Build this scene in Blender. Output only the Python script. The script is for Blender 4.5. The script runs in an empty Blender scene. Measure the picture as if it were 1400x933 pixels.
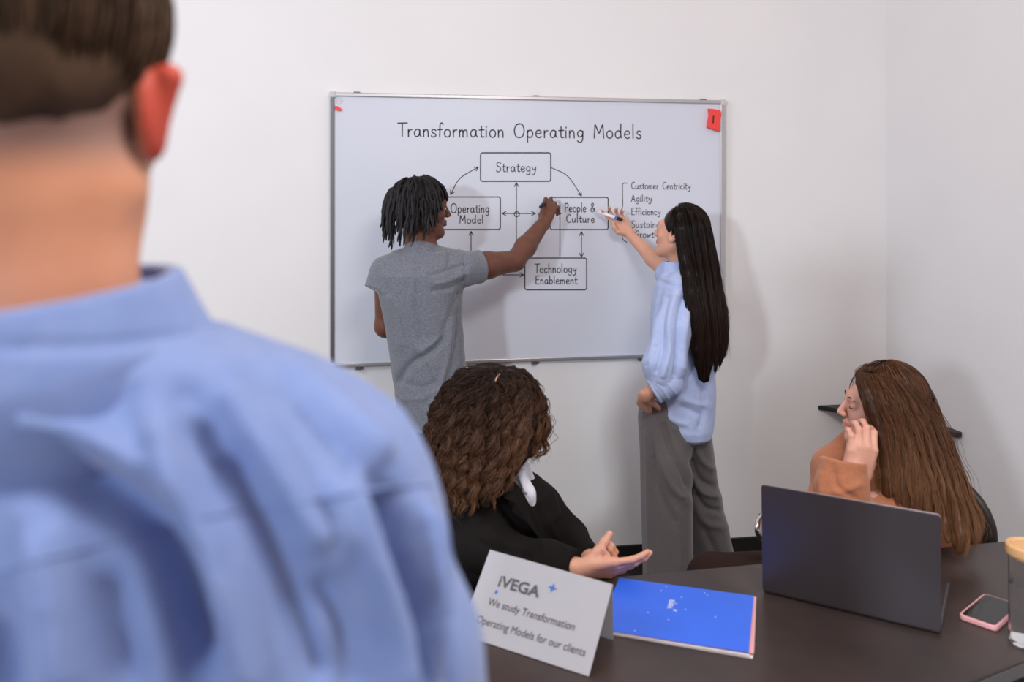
import bpy, math
import numpy as np
from mathutils import Vector, Matrix

# ------------------------------------------------------------------ camera, world, lights
TH = math.radians(9.29)            # camera turned 9.3 degrees to the right of the wall's normal
CT, ST = math.cos(TH), math.sin(TH)
CAM_Z, FPX, HY = 1.64, 1150.0, 277.5
SC = bpy.context.scene
COL = SC.collection
RNG = np.random.default_rng(7)

def room(v):
    """plan coordinates measured from the camera (right, forward, up) -> room coordinates"""
    v = np.asarray(v, float)
    out = np.empty_like(v)
    out[..., 0] = v[..., 0]*CT + v[..., 1]*ST
    out[..., 1] = -v[..., 0]*ST + v[..., 1]*CT
    out[..., 2] = v[..., 2]
    return out

def V(px, py, d):
    return np.array([(px-700)/FPX*d, d, CAM_Z-(py-HY)/FPX*d])

cam = bpy.data.cameras.new('camera'); camo = bpy.data.objects.new('camera', cam); COL.objects.link(camo)
camo.location = (0, 0, CAM_Z); camo.rotation_euler = (math.pi/2, 0, -TH)
cam.sensor_width = 36; cam.lens = FPX/1400*36; cam.shift_y = -(466.5-HY)/1400
cam.clip_start = .05
cam.dof.use_dof = True; cam.dof.focus_distance = 2.85; cam.dof.aperture_fstop = 2.7
SC.camera = camo
SC.view_settings.view_transform = 'Standard'; SC.view_settings.look = 'None'
SC.view_settings.gamma = 1; SC.view_settings.exposure = 0.0

wd = bpy.data.worlds.new('world'); SC.world = wd; wd.use_nodes = True
wd.node_tree.nodes['Background'].inputs[0].default_value = (1.0, .80, .745, 1)
wd.node_tree.nodes['Background'].inputs[1].default_value = .68

def area(name, loc, target, size, power, col, size_y=None, spread=None):
    l = bpy.data.lights.new(name, 'AREA'); l.energy = power; l.color = col
    l.size = size
    if size_y: l.shape = 'RECTANGLE'; l.size_y = size_y
    if spread: l.spread = spread
    o = bpy.data.objects.new(name, l); COL.objects.link(o)
    p = Vector(room(loc)); t = Vector(room(target)); o.location = p
    o.rotation_euler = (t-p).to_track_quat('-Z', 'Y').to_euler()
    return o
area('key_softbox', (-2.48, -3.2, 2.30), (.7, 4, 1.2), .34, 130, (.80, .90, 1.0))
area('side_softbox', (-2.6, .7, 2.8), (.5, 3.8, 1.8), .8, 40, (.76, .87, 1.0))
area('ceiling_panel', (.7, .35, 2.95), (.2, 1.5, 0), .9, 42, (1.0, .95, .90), .5)

# ------------------------------------------------------------------ materials
MATS = {}
def mat(name, col, rough=.6, metal=0., bump=None, var=None, sss=0., spec=.5, coat=0., trans=0., ior=1.45, attr=None, sheen=0., emit=None, aniso=0.):
    """bump=(scale, strength, stretch xyz); var=(scale, colour2, detail, contrast); attr=(attribute, colour at 1)"""
    m = bpy.data.materials.new(name); m.use_nodes = True; nt = m.node_tree; N = nt.nodes; L = nt.links
    b = N['Principled BSDF']
    b.inputs['Base Color'].default_value = (*col, 1); b.inputs['Roughness'].default_value = rough
    b.inputs['Metallic'].default_value = metal; b.inputs['Specular IOR Level'].default_value = spec
    b.inputs['Coat Weight'].default_value = coat; b.inputs['Transmission Weight'].default_value = trans
    b.inputs['IOR'].default_value = ior; b.inputs['Sheen Weight'].default_value = sheen
    b.inputs['Anisotropic'].default_value = aniso
    if sss:
        b.inputs['Subsurface Weight'].default_value = sss
        b.inputs['Subsurface Radius'].default_value = (1, .35, .2); b.inputs['Subsurface Scale'].default_value = .01
    tc = N.new('ShaderNodeTexCoord'); cur = None
    if var:
        n = N.new('ShaderNodeTexNoise'); n.inputs['Scale'].default_value = var[0]; n.inputs['Detail'].default_value = var[2]
        mp = N.new('ShaderNodeMapping'); L.new(tc.outputs['Object'], mp.inputs[0]); L.new(mp.outputs[0], n.inputs[0])
        if len(var) > 4: mp.inputs['Scale'].default_value = var[4]
        r = N.new('ShaderNodeMapRange'); r.inputs[1].default_value = .5-var[3]; r.inputs[2].default_value = .5+var[3]
        L.new(n.outputs[0], r.inputs[0])
        mx = N.new('ShaderNodeMix'); mx.data_type = 'RGBA'; L.new(r.outputs[0], mx.inputs[0])
        mx.inputs[6].default_value = (*col, 1); mx.inputs[7].default_value = (*var[1], 1)
        cur = mx.outputs[2]
    if attr:
        for (an, ac) in (attr if isinstance(attr, list) else [attr]):
            a = N.new('ShaderNodeAttribute'); a.attribute_name = an
            mx = N.new('ShaderNodeMix'); mx.data_type = 'RGBA'; L.new(a.outputs['Fac'], mx.inputs[0])
            if cur: L.new(cur, mx.inputs[6])
            else: mx.inputs[6].default_value = (*col, 1)
            mx.inputs[7].default_value = (*ac, 1); cur = mx.outputs[2]
    if cur: L.new(cur, b.inputs['Base Color'])
    if bump:
        n = N.new('ShaderNodeTexNoise'); n.inputs['Scale'].default_value = bump[0]; n.inputs['Detail'].default_value = 4
        mp = N.new('ShaderNodeMapping'); L.new(tc.outputs['Object'], mp.inputs[0]); L.new(mp.outputs[0], n.inputs[0])
        if len(bump) > 2: mp.inputs['Scale'].default_value = bump[2]
        bp = N.new('ShaderNodeBump'); bp.inputs['Strength'].default_value = bump[1]; bp.inputs['Distance'].default_value = .002
        L.new(n.outputs[0], bp.inputs['Height']); L.new(bp.outputs[0], b.inputs['Normal'])
    MATS[name] = m
    return m

M_WALL = mat('wall_paint', (.80, .80, .805), .92, bump=(260, .25), var=(3, (.775, .775, .785), 3, .25), spec=.2)
M_FLOOR = mat('dark_carpet', (.022, .020, .019), .95, bump=(400, .6), var=(60, (.035, .03, .028), 4, .2), spec=.1)
M_BASEB = mat('black_baseboard', (.012, .011, .011), .5)
M_BOARD = mat('whiteboard_enamel', (.64, .68, .77), .32, var=(2.2, (.62, .655, .745), 4, .2), spec=.35)
M_ALU = mat('aluminium', (.48, .48, .50), .38, .85)
M_ALUD = mat('dark_aluminium', (.16, .16, .18), .4, .8)
M_CAP = mat('grey_plastic', (.55, .55, .55), .5)
M_INK = mat('black_marker_ink', (.018, .018, .022), .6)
M_GHOST = mat('faint_grey_print', (.5, .52, .53), .6)
M_RED = mat('red_plastic', (.86, .06, .05), .45)
M_TABLE = mat('dark_table_top', (.028, .021, .020), .36, var=(5, (.052, .036, .032), 6, .18), bump=(300, .12), spec=.5)
M_TABLEE = mat('table_edge_band', (.10, .10, .105), .45)
M_BLACKM = mat('black_metal', (.02, .02, .022), .45, .5)
M_LAP = mat('dark_laptop_metal', (.095, .084, .094), .36, .7, bump=(900, .1))
M_LAPE = mat('laptop_bevel', (.42, .36, .36), .35, .8)
M_SCREEN = mat('black_glass', (.006, .006, .008), .06, spec=.6)
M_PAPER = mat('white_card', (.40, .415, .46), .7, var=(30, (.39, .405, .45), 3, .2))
M_PAGE = mat('paper_pages', (.80, .77, .78), .7, bump=(300, .4, (1, 1, 20)))
M_TXT = mat('grey_print', (.085, .085, .10), .6)
M_LBLUE = mat('star_blue', (.02, .16, .70), .5)
M_BLUE = mat('blue_cover', (.028, .135, .80), .42, var=(8, (.034, .155, .86), 2, .3))
M_WPRINT = mat('white_print', (.62, .70, .95), .5)
M_PINK = mat('pink_case', (.82, .42, .44), .45)
M_WOOD = mat('pale_wood', (.70, .42, .20), .5, var=(14, (.58, .32, .13), 4, .2, (1, 6, 1)))
M_GLASS = mat('clear_glass', (1, 1, 1), .0, trans=1., ior=1.12)
M_WATER = mat('water', (.97, .99, 1), .0, trans=1., ior=1.2)
M_CHROME = mat('chrome', (.7, .7, .72), .12, 1.)
M_LEATH = mat('black_leather', (.018, .014, .013), .42, bump=(250, .3))
M_SHELF = mat('black_shelf', (.018, .018, .022), .5)
M_MARKW = mat('marker_white', (.82, .84, .88), .35)
M_MARKB = mat('marker_black', (.012, .012, .014), .4)
M_SKIN_A = mat('skin_deep_brown', (.115, .042, .024), .5, sss=.08, bump=(350, .15), var=(30, (.145, .055, .032), 3, .2), attr=[('lips_ear_glow', (.20, .06, .05)), ('nail', (.40, .20, .16))])
M_SKIN_B = mat('skin_fair', (.64, .34, .235), .5, sss=.12, bump=(350, .12), var=(30, (.68, .35, .25), 3, .2), attr=[('lips_ear_glow', (.55, .13, .12)), ('nail', (.75, .42, .36))])
M_SKIN_D = mat('skin_pale', (.66, .36, .27), .5, sss=.12, bump=(350, .12), var=(30, (.70, .38, .29), 3, .2), attr=[('lips_ear_glow', (.52, .20, .17)), ('nail', (.50, .13, .13))])
M_SKIN_E = mat('skin_tanned', (.56, .25, .145), .55, sss=.12, var=(18, (.60, .28, .17), 3, .2), attr=[('lips_ear_glow', (.46, .06, .035)), ('stubble', (.16, .12, .115))])  # first tint paints the red glow of a backlit ear into the skin
M_TEE = mat('grey_heather_cotton', (.135, .148, .18), .95, sheen=.3, bump=(500, .5), var=(170, (.185, .20, .235), 4, .12), spec=.1)
M_BLKT = mat('black_trousers', (.015, .014, .015), .9, spec=.2)
M_SHIRTB = mat('pale_blue_cotton', (.40, .49, .76), .88, sheen=.2, bump=(420, .25), var=(60, (.44, .53, .78), 3, .2), spec=.15)
M_TROUS = mat('grey_suit_wool', (.118, .108, .112), .85, sheen=.3, bump=(500, .4), var=(220, (.14, .128, .132), 3, .15), spec=.15)
M_BLAZER = mat('black_suit_cloth', (.008, .0062, .006), .9, sheen=.0, bump=(500, .4), spec=.2)
M_WSHIRT = mat('white_shirt_cotton', (.72, .76, .88), .8, bump=(300, .2))
M_TAN = mat('camel_blazer_cloth', (.42, .165, .088), .85, sheen=.25, bump=(500, .4), var=(120, (.46, .19, .10), 3, .15), spec=.15)
M_DKBR = mat('dark_brown_cloth', (.030, .017, .014), .9, spec=.2)
M_SHIRTE = mat('blue_cotton', (.15, .215, .43), .9, sheen=.2, bump=(260, .2), var=(40, (.175, .24, .45), 3, .2), spec=.12)
M_SEAM = mat('blue_seam_thread', (.10, .19, .52), .9)
M_NAVY = mat('navy_trousers', (.02, .028, .05), .9)
M_SHOE = mat('black_shoe', (.015, .014, .014), .4)
M_SEY = mat('eye_white', (.7, .66, .62), .2)
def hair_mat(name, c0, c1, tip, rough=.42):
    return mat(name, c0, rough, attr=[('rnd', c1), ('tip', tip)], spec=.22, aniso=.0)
M_HA = hair_mat('hair_black_locks', (.007, .0065, .008), (.018, .017, .020), (.018, .017, .019), .55)
M_HB = hair_mat('hair_black_brown', (.006, .004, .0035), (.020, .010, .0075), (.026, .012, .008), .36)
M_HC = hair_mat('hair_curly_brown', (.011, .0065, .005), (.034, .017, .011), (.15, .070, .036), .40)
M_HD = hair_mat('hair_chestnut', (.034, .0140, .0070), (.145, .062, .029), (.21, .095, .042), .34)
M_HE = hair_mat('hair_short_brown', (.030, .018, .011), (.10, .055, .032), (.06, .035, .022), .6)

# ------------------------------------------------------------------ object helpers
def empty(name, loc, label, cat, group=None):
    o = bpy.data.objects.new(name, None); COL.objects.link(o); o.location = loc
    o.empty_display_size = .1
    o['label'] = label; o['category'] = cat
    if group: o['group'] = group
    return o

def build(name, verts, faces, m, parent=None, smooth=False, attrs=None, label=None, rooms=False):
    """verts in plan coordinates (or room ones when rooms=True); faces: list or (n,4)/(n,3) array"""
    v = np.asarray(verts, float).reshape(-1, 3)
    if not rooms: v = room(v)
    if parent is not None: v = v - np.array(world_loc(parent))
    me = bpy.data.meshes.new(name)
    if isinstance(faces, np.ndarray):
        nf, k = faces.shape
        me.vertices.add(len(v)); me.vertices.foreach_set('co', v.astype(np.float32).ravel())
        me.loops.add(nf*k); me.loops.foreach_set('vertex_index', faces.astype(np.int32).ravel())
        me.polygons.add(nf); me.polygons.foreach_set('loop_start', np.arange(0, nf*k, k, dtype=np.int32))
        me.polygons.foreach_set('loop_total', np.full(nf, k, np.int32))
        me.update(calc_edges=True)
    else:
        me.from_pydata(v.tolist(), [], faces); me.update()
    if smooth: me.polygons.foreach_set('use_smooth', np.ones(len(me.polygons), bool))
    me.materials.append(m)
    if attrs:
        for k_, a in attrs.items():
            at = me.attributes.new(k_, 'FLOAT', 'POINT'); at.data.foreach_set('value', np.asarray(a, np.float32))
    o = bpy.data.objects.new(name, me); COL.objects.link(o)
    if parent is not None: o.parent = parent
    if label: o['label'] = label
    return o

def world_loc(o):
    p = Vector((0, 0, 0))
    while o is not None: p += o.location; o = o.parent
    return p

def fixn(o):
    import bmesh
    bm = bmesh.new(); bm.from_mesh(o.data); bmesh.ops.recalc_face_normals(bm, faces=bm.faces); bm.to_mesh(o.data); bm.free()
    return o

def bevel(o, w, seg=2):
    md = o.modifiers.new('bevel', 'BEVEL'); md.width = w; md.segments = seg; md.limit_method = 'ANGLE'; md.angle_limit = .6
    return o

def prism(name, poly, h, m, parent=None, bev=0, rooms=False, **kw):
    """poly: base polygon 3D points; extruded by vector h"""
    p = np.asarray(poly, float); n = len(p); h = np.asarray(h, float)
    v = np.vstack([p, p+h])
    f = [list(range(n))[::-1], list(range(n, 2*n))] + [[i, (i+1) % n, n+(i+1) % n, n+i] for i in range(n)]
    o = build(name, v, f, m, parent, rooms=rooms, **kw); fixn(o)
    if bev: bevel(o, bev)
    return o

def frame_box(name, c, ax, half, m, parent=None, bev=0, rooms=False):
    c = np.asarray(c, float); X, Y, Z = [np.asarray(a, float)*s for a, s in zip(ax, half)]
    base = [c-X-Y-Z, c+X-Y-Z, c+X+Y-Z, c-X+Y-Z]
    return prism(name, base, 2*Z, m, parent, bev, rooms=rooms)
AX = (np.array([1., 0, 0]), np.array([0, 1., 0]), np.array([0, 0, 1.]))

def catmull(P, n):
    P = np.asarray(P, float)
    if len(P) == 2: 
        t = np.linspace(0, 1, n)[:, None]; return P[0]*(1-t)+P[1]*t
    Q = np.vstack([2*P[0]-P[1], P, 2*P[-1]-P[-2]])
    u = np.linspace(0, len(P)-1-1e-9, n); i = u.astype(int); t = (u-i)[:, None]
    a, b, c, d = Q[i], Q[i+1], Q[i+2], Q[i+3]
    return .5*((2*b)+(-a+c)*t+(2*a-5*b+4*c-d)*t*t+(-a+3*b-3*c+d)*t**3)

def tubes(P, R, sides=3):
    """P (N,S,3), R (N,S) -> verts, quads (+caps left open for thin strands)"""
    N, S, _ = P.shape
    T = np.gradient(P, axis=1); T /= np.linalg.norm(T, axis=2, keepdims=True)+1e-9
    ref = np.array([.31, .83, .17]); U = np.cross(T, ref); U /= np.linalg.norm(U, axis=2, keepdims=True)+1e-9
    W = np.cross(T, U)
    a = np.linspace(0, 2*np.pi, sides, endpoint=False)
    v = P[:, :, None, :] + R[:, :, None, None]*(np.cos(a)[None, None, :, None]*U[:, :, None, :]+np.sin(a)[None, None, :, None]*W[:, :, None, :])
    idx = np.arange(N*S*sides).reshape(N, S, sides)
    a0 = idx[:, :-1, :]; a1 = idx[:, 1:, :]
    q = np.stack([a0, np.roll(a0, -1, 2), np.roll(a1, -1, 2), a1], -1).reshape(-1, 4)
    return v.reshape(-1, 3), q

def tube_obj(name, pts, r, m, parent=None, sides=12, n=24, smooth_path=True, **kw):
    P = catmull(pts, n) if smooth_path else np.asarray(pts, float)
    rr = np.interp(np.linspace(0, 1, len(P)), np.linspace(0, 1, len(np.atleast_1d(r))), np.atleast_1d(r)) if np.ndim(r) else np.full(len(P), r)
    v, q = tubes(P[None], rr[None], sides)
    f = q.tolist(); ns = len(P)
    f.append(list(range(sides))[::-1]); f.append([(ns-1)*sides+i for i in range(sides)])
    return build(name, v, f, m, parent, smooth=True, **kw)

def lathe(name, prof, c, m, parent=None, n=40, **kw):
    """prof: list of (r,z), closed by the axis"""
    a = np.linspace(0, 2*np.pi, n, endpoint=False); v = []; f = []
    for (r, z) in prof:
        for t in a: v.append((c[0]+r*math.cos(t), c[1]+r*math.sin(t), c[2]+z))
    for i in range(len(prof)-1):
        for j in range(n): f.append([i*n+j, i*n+(j+1) % n, (i+1)*n+(j+1) % n, (i+1)*n+j])
    f.append(list(range(n))[::-1]); f.append([(len(prof)-1)*n+j for j in range(n)])
    o = build(name, v, f, m, parent, smooth=False, **kw); fixn(o)
    for p in o.data.polygons: p.use_smooth = len(p.vertices) == 4
    o.data.set_sharp_from_angle(angle=.45)
    return o

# ------------------------------------------------------------------ implicit surface modeller
class Field:
    def __init__(s, h): s.h = h; s.ops = []
    def cone(s, a, b, ra, rb, k=.015, cap=False, op='u', flat=None):
        a = np.asarray(a, float); b = np.asarray(b, float)
        s.ops.append(('cone', a, b, ra, rb, k, cap, op, flat)); return s
    def path(s, pts, rs, k=.015, cap=False):
        for i in range(len(pts)-1):
            s.cone(pts[i], pts[i+1], rs[i], rs[i+1], k, cap and i == len(pts)-2)
        return s
    def ell(s, c, r, R=None, k=.02, op='u'):
        r = np.atleast_1d(np.asarray(r, float)); r = np.repeat(r, 3) if len(r) == 1 else r
        s.ops.append(('ell', np.asarray(c, float), r, np.eye(3) if R is None else np.asarray(R, float), k, op)); return s
    def loft(s, rows, k=.02, op='u', yaw=0., n=2.3):
        """rows of (z, cx, cy, rx, ry)"""
        s.ops.append(('loft', np.array(sorted(rows), float), k, op, yaw, n)); return s
    def bbox(s, o):
        if o[0] == 'cone':
            r = max(o[3], o[4]); return np.minimum(o[1], o[2])-r, np.maximum(o[1], o[2])+r
        if o[0] == 'ell':
            e = np.sqrt(((o[3]*o[2][None, :])**2).sum(1)); return o[1]-e, o[1]+e
        r = o[1]; m = np.maximum(r[:, 3], r[:, 4]) if o[4] else None
        rx = r[:, 3] if m is None else m; ry = r[:, 4] if m is None else m
        return np.array([(r[:, 1]-rx).min(), (r[:, 2]-ry).min(), r[:, 0].min()]), np.array([(r[:, 1]+rx).max(), (r[:, 2]+ry).max(), r[:, 0].max()])
    def mesh(s):
        h = s.h
        un = [s.bbox(o) for o in s.ops if (o[7] if o[0] == 'cone' else o[5] if o[0] == 'ell' else o[3]) == 'u']
        lo = np.min([b[0] for b in un], 0)-3*h; hi = np.max([b[1] for b in un], 0)+3*h
        n = np.ceil((hi-lo)/h).astype(int)+1
        F = np.full(n, 1., np.float32)
        ax = [lo[i]+h*np.arange(n[i]) for i in range(3)]
        for o in s.ops:
            b0, b1 = s.bbox(o); k = o[5] if o[0] == 'cone' else o[4] if o[0] == 'ell' else o[2]
            op = o[7] if o[0] == 'cone' else o[5] if o[0] == 'ell' else o[3]
            mg = k+3*h
            i0 = np.clip(np.floor((b0-mg-lo)/h).astype(int), 0, n-1); i1 = np.clip(np.ceil((b1+mg-lo)/h).astype(int)+1, 1, n)
            if np.any(i1 <= i0): continue
            sl = tuple(slice(i0[j], i1[j]) for j in range(3))
            X = ax[0][sl[0]][:, None, None].astype(np.float32); Y = ax[1][sl[1]][None, :, None].astype(np.float32); Z = ax[2][sl[2]][None, None, :].astype(np.float32)
            if o[0] == 'cone':
                a, b, ra, rb = o[1:5]; ba = b-a; bb = float(ba@ba)+1e-12
                dx, dy, dz = X-a[0], Y-a[1], Z-a[2]
                tt = (dx*ba[0]+dy*ba[1]+dz*ba[2])/bb; t = np.clip(tt, 0, 1)
                ex, ey, ez = dx-t*ba[0], dy-t*ba[1], dz-t*ba[2]
                if o[8] is not None:       # flatten along a direction (unit vector, factor)
                    fd, ff = o[8]; q = ex*fd[0]+ey*fd[1]+ez*fd[2]
                    e2 = ex*ex+ey*ey+ez*ez+q*q*(ff*ff-1)
                    d = np.sqrt(e2)-(ra+(rb-ra)*t)
                else: d = np.sqrt(ex*ex+ey*ey+ez*ez)-(ra+(rb-ra)*t)
                if o[6]: d = np.maximum(d, (tt-1)*math.sqrt(bb))
            elif o[0] == 'ell':
                c, r, R = o[1:4]
                dx, dy, dz = X-c[0], Y-c[1], Z-c[2]
                q = [(R[0, j]*dx+R[1, j]*dy+R[2, j]*dz)/r[j] for j in range(3)]
                k0 = np.sqrt(q[0]**2+q[1]**2+q[2]**2); k1 = np.sqrt((q[0]/r[0])**2+(q[1]/r[1])**2+(q[2]/r[2])**2)+1e-6
                d = k0*(k0-1)/k1
            else:
                rows, _, _, yaw, ne = o[1:6]
                z = ax[2][sl[2]]
                cx, cy, rx, ry = [np.interp(z, rows[:, 0], rows[:, j])[None, None, :].astype(np.float32) for j in (1, 2, 3, 4)]
                x = X-cx; y = Y-cy
                if yaw: x, y = x*math.cos(yaw)+y*math.sin(yaw), -x*math.sin(yaw)+y*math.cos(yaw)
                d = ((np.abs(x/rx)**ne+np.abs(y/ry)**ne)**(1/ne)-1)*np.minimum(rx, ry)
                d = np.maximum(d, np.maximum(rows[0, 0]-Z, Z-rows[-1, 0]))
            d = d.astype(np.float32); G = F[sl]
            if op == 'u':
                hh = np.clip(.5+.5*(G-d)/max(k, 1e-5), 0, 1); F[sl] = G*(1-hh)+d*hh-k*hh*(1-hh)
            else:
                d = -d; hh = np.clip(.5-.5*(G-d)/max(k, 1e-5), 0, 1); F[sl] = G*(1-hh)+d*hh+k*hh*(1-hh)
        # surface nets
        S = F < 0
        c = [S[i:n[0]-1+i, j:n[1]-1+j, l:n[2]-1+l] for i in (0, 1) for j in (0, 1) for l in (0, 1)]
        an = c[0].copy(); al = c[0].copy()
        for q in c[1:]: an |= q; al &= q
        act = an & ~al; I = np.argwhere(act)
        vid = np.full(act.shape, -1, np.int32); vid[act] = np.arange(len(I))
        acc = np.zeros((len(I), 3)); cnt = np.zeros(len(I))
        cor = np.array([(i, j, l) for i in (0, 1) for j in (0, 1) for l in (0, 1)])
        vals = [F[I[:, 0]+q[0], I[:, 1]+q[1], I[:, 2]+q[2]] for q in cor]
        for e0 in range(8):
            for e1 in range(e0+1, 8):
                if np.abs(cor[e0]-cor[e1]).sum() != 1: continue
                v0, v1 = vals[e0], vals[e1]; mk = (v0 < 0) != (v1 < 0)
                t = v0[mk]/(v0[mk]-v1[mk]); acc[mk] += cor[e0]+t[:, None]*(cor[e1]-cor[e0]); cnt[mk] += 1
        P = lo+h*(I+acc/cnt[:, None])
        faces = []
        for a_ in range(3):
            b_, c_ = (a_+1) % 3, (a_+2) % 3
            s0 = [slice(1, -1)]*3; s0[a_] = slice(0, n[a_]-1); s1 = list(s0); s1[a_] = slice(1, n[a_])
            A = S[tuple(s0)]; B = S[tuple(s1)]
            E = np.argwhere(A != B); fl = A[tuple(E.T)]
            E = E+np.array([0 if q == a_ else 1 for q in range(3)])
            def at(db, dc):
                G = E.copy(); G[:, b_] += db; G[:, c_] += dc; return vid[tuple(G.T)]
            q = np.stack([at(-1, -1), at(0, -1), at(0, 0), at(-1, 0)], 1)
            q[~fl] = q[~fl][:, ::-1]; faces.append(q)
        Q = np.vstack(faces); Q = Q[(Q >= 0).all(1)]
        return P, Q

def vnormals(P, Q):
    n = np.cross(P[Q[:, 2]]-P[Q[:, 0]], P[Q[:, 3]]-P[Q[:, 1]]); N = np.zeros_like(P)
    for j in range(4):
        for a in range(3): N[:, a] += np.bincount(Q[:, j], n[:, a], len(P))
    return N/(np.linalg.norm(N, axis=1, keepdims=True)+1e-12)

def topx(P):
    return np.stack([700+P[:, 0]/P[:, 1]*FPX, HY+(CAM_Z-P[:, 2])/P[:, 1]*FPX], 1)

def seg_dist(p, poly):
    best = np.full(len(p), 1e9)
    for a, b in zip(poly[:-1], poly[1:]):
        ba = b-a; t = np.clip(((p-a)@ba)/(ba@ba+1e-9), 0, 1)
        best = np.minimum(best, np.linalg.norm(p-a-t[:, None]*ba, axis=1))
    return best

def folds(P, Q, fl, side=-1, n=40):
    """real relief: cloth pushed out (amp>0) or in (amp<0) along drawn fold lines on the side facing the room's front"""
    N = vnormals(P, Q); px = topx(P); w = np.clip(-N[:, 1]*1.5+.35, 0, 1)
    d = np.zeros(len(P))
    for pts, wid, amp in fl:
        L = catmull(pts, n) if len(pts) > 2 else np.asarray(pts, float)
        dd = seg_dist(px, L)
        ends = np.minimum(np.linalg.norm(px-L[0], axis=1), np.linalg.norm(px-L[-1], axis=1))
        taper = np.clip(ends/(1.6*wid), .35, 1)
        d += amp*np.exp(-(dd/wid)**2)*taper
    return P+N*(d*w)[:, None]

def noise3(P, scale, seed=0, oct=3):
    r = np.random.default_rng(seed); out = np.zeros(len(P)); a = 1.
    for o in range(oct):
        for i in range(5):
            k = r.normal(size=3)*scale*(1.9**o); out += a*np.sin(P@k+r.uniform(0, 6.28)); 
        a *= .5
    return out/5

def ruffle(P, Q, amp, scale, seed=0, stretch=(1, 1, 1)):
    N = vnormals(P, Q); S = P*np.array(stretch); w = noise3(S, scale*.5, seed+9)
    d = noise3(S+w[:, None]*.02, scale, seed); d = 1-np.abs(d)*1.6
    return P+N*(amp*d)[:, None]

def axes(fwd, up):
    f = np.asarray(fwd, float); f /= np.linalg.norm(f); u = np.asarray(up, float)
    x = np.cross(f, u); x /= np.linalg.norm(x); z = np.cross(x, f)
    return np.stack([x, f, z], 1)

def head(F, c, R, s=1., neck=None, nr=.052, male=False, ears=(1, -1)):
    c = np.asarray(c, float); T = lambda *p: c+R@(np.array(p)*s)
    F.ell(T(0, -.018, .028), np.array([.074, .092, .086])*s, R, .01)
    F.ell(T(0, .032, -.022), np.array([.058, .056, .088])*s, R, .03*s)
    j = .024 if male else .020
    for q in (1, -1):
        F.cone(T(q*.050, -.002, -.052), T(q*.020, .062, -.094), j*s, .018*s, .03*s)
        F.ell(T(q*.036, .058, -.024), np.array([.022, .020, .020])*s, R, .02*s)
    F.ell(T(0, .068, -.098), .018*s, None, .02*s)
    F.cone(T(-.030, .078, .024), T(.030, .078, .024), .012*s, .012*s, .016*s)
    F.cone(T(0, .088, .014), T(0, .106, -.024), .0065*s, .0095*s, .009*s)
    for q in (1, -1): F.ell(T(q*.011, .098, -.028), .0075*s, None, .006*s)
    for q in (1, -1):
        F.ell(T(q*.031, .096, .006), np.array([.015, .014, .010])*s, R, .012*s, 's')
        F.ell(T(q*.031, .0745, .0075), .0135*s, None, .003*s)
        F.cone(T(0, .091, -.051), T(q*.018, .082, -.054), .0062*s, .003*s, .005*s)
        F.cone(T(0, .090, -.062), T(q*.016, .082, -.058), .0072*s, .003*s, .005*s)
    for q in ears:
        Re = R@np.array([[1, 0, 0], [0, .97, -.22], [0, .22, .97]])
        F.ell(T(q*.080, -.008, -.006), np.array([.009, .019, .033])*s, Re, .006*s)
        F.ell(T(q*.088, -.004, -.004), np.array([.006, .010, .018])*s, Re, .004*s, 's')
    if neck is not None:
        F.cone(T(0, -.022, -.055), neck, nr*s, nr*1.06*s, .03*s)
    return T

def head_attrs(P, T, s=1.):
    lp = np.minimum(seg_dist(P, [T(-.018, .084, -.055), T(0, .094, -.055), T(.018, .084, -.055)]), 1)
    return np.clip(1.6-lp/(.0055*s), 0, .8)

FING = [(.026, .088, (.042, .026, .021)), (.008, .093, (.046, .029, .022)), (-.0105, .089, (.042, .027, .021)), (-.028, .079, (.033, .021, .019))]
def hand(F, w, fwd, palm, side, curl, thumb=None, s=1., spread=.06, k=.005, fat=1.):
    """w wrist, fwd towards the fingers, palm = direction the palm faces, side=+1 thumb on x+; curl: four tuples of 3 angles"""
    f = np.asarray(fwd, float); f /= np.linalg.norm(f); p = np.asarray(palm, float); p = p-f*(p@f); p /= np.linalg.norm(p)
    x = np.cross(f, -p); R = np.stack([x, f, -p], 1); w = np.asarray(w, float)
    T = lambda a, b, c: w+R@(np.array([a*side, b, c])*s)
    F.cone(T(0, -.02, 0), T(0, .012, 0), .024*s*fat, .022*s*fat, .01, flat=(-p, 1.25))
    tips = []
    for i, (bx, by, ln) in enumerate(FING):
        F.cone(T(bx*.55, .012, 0), T(bx, by-.006, 0), .0155*s*fat, .0115*s*fat, .010)
        q = np.array([bx, by, 0.]); ang = 0.; sp = (bx/.028)*spread; r0 = .0092*fat*(1 if i < 3 else .9)
        for j, l in enumerate(ln):
            ang += curl[i][j]
            d = np.array([math.sin(sp)*math.cos(ang), math.cos(sp)*math.cos(ang), -math.sin(ang)])
            q2 = q+d*l; r1 = r0*.90
            F.cone(T(*q), T(*q2), r0*s, r1*s, k if j else k*1.6); q = q2; r0 = r1
        nail = T(*(q-d*.003+np.array([0, math.sin(ang), math.cos(ang)])*r0*.8)); tips.append(nail)
    if thumb is None: thumb = [(.020, .022, -.008), (.043, .050, -.018), (.052, .078, -.026), (.054, .100, -.032)]
    rs = [.0165, .0125, .0105, .0088]
    for j in range(3): F.cone(T(*thumb[j]), T(*thumb[j+1]), rs[j]*s*fat, rs[j+1]*s*fat, .007)
    tips.append(T(*thumb[3]))
    return T, tips

def nail_attr(P, tips, r=.0065):
    d = np.full(len(P), 9.)
    for t in tips: d = np.minimum(d, np.linalg.norm(P-t, axis=1))
    return np.clip((r-d)/.0012, 0, 1)

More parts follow.
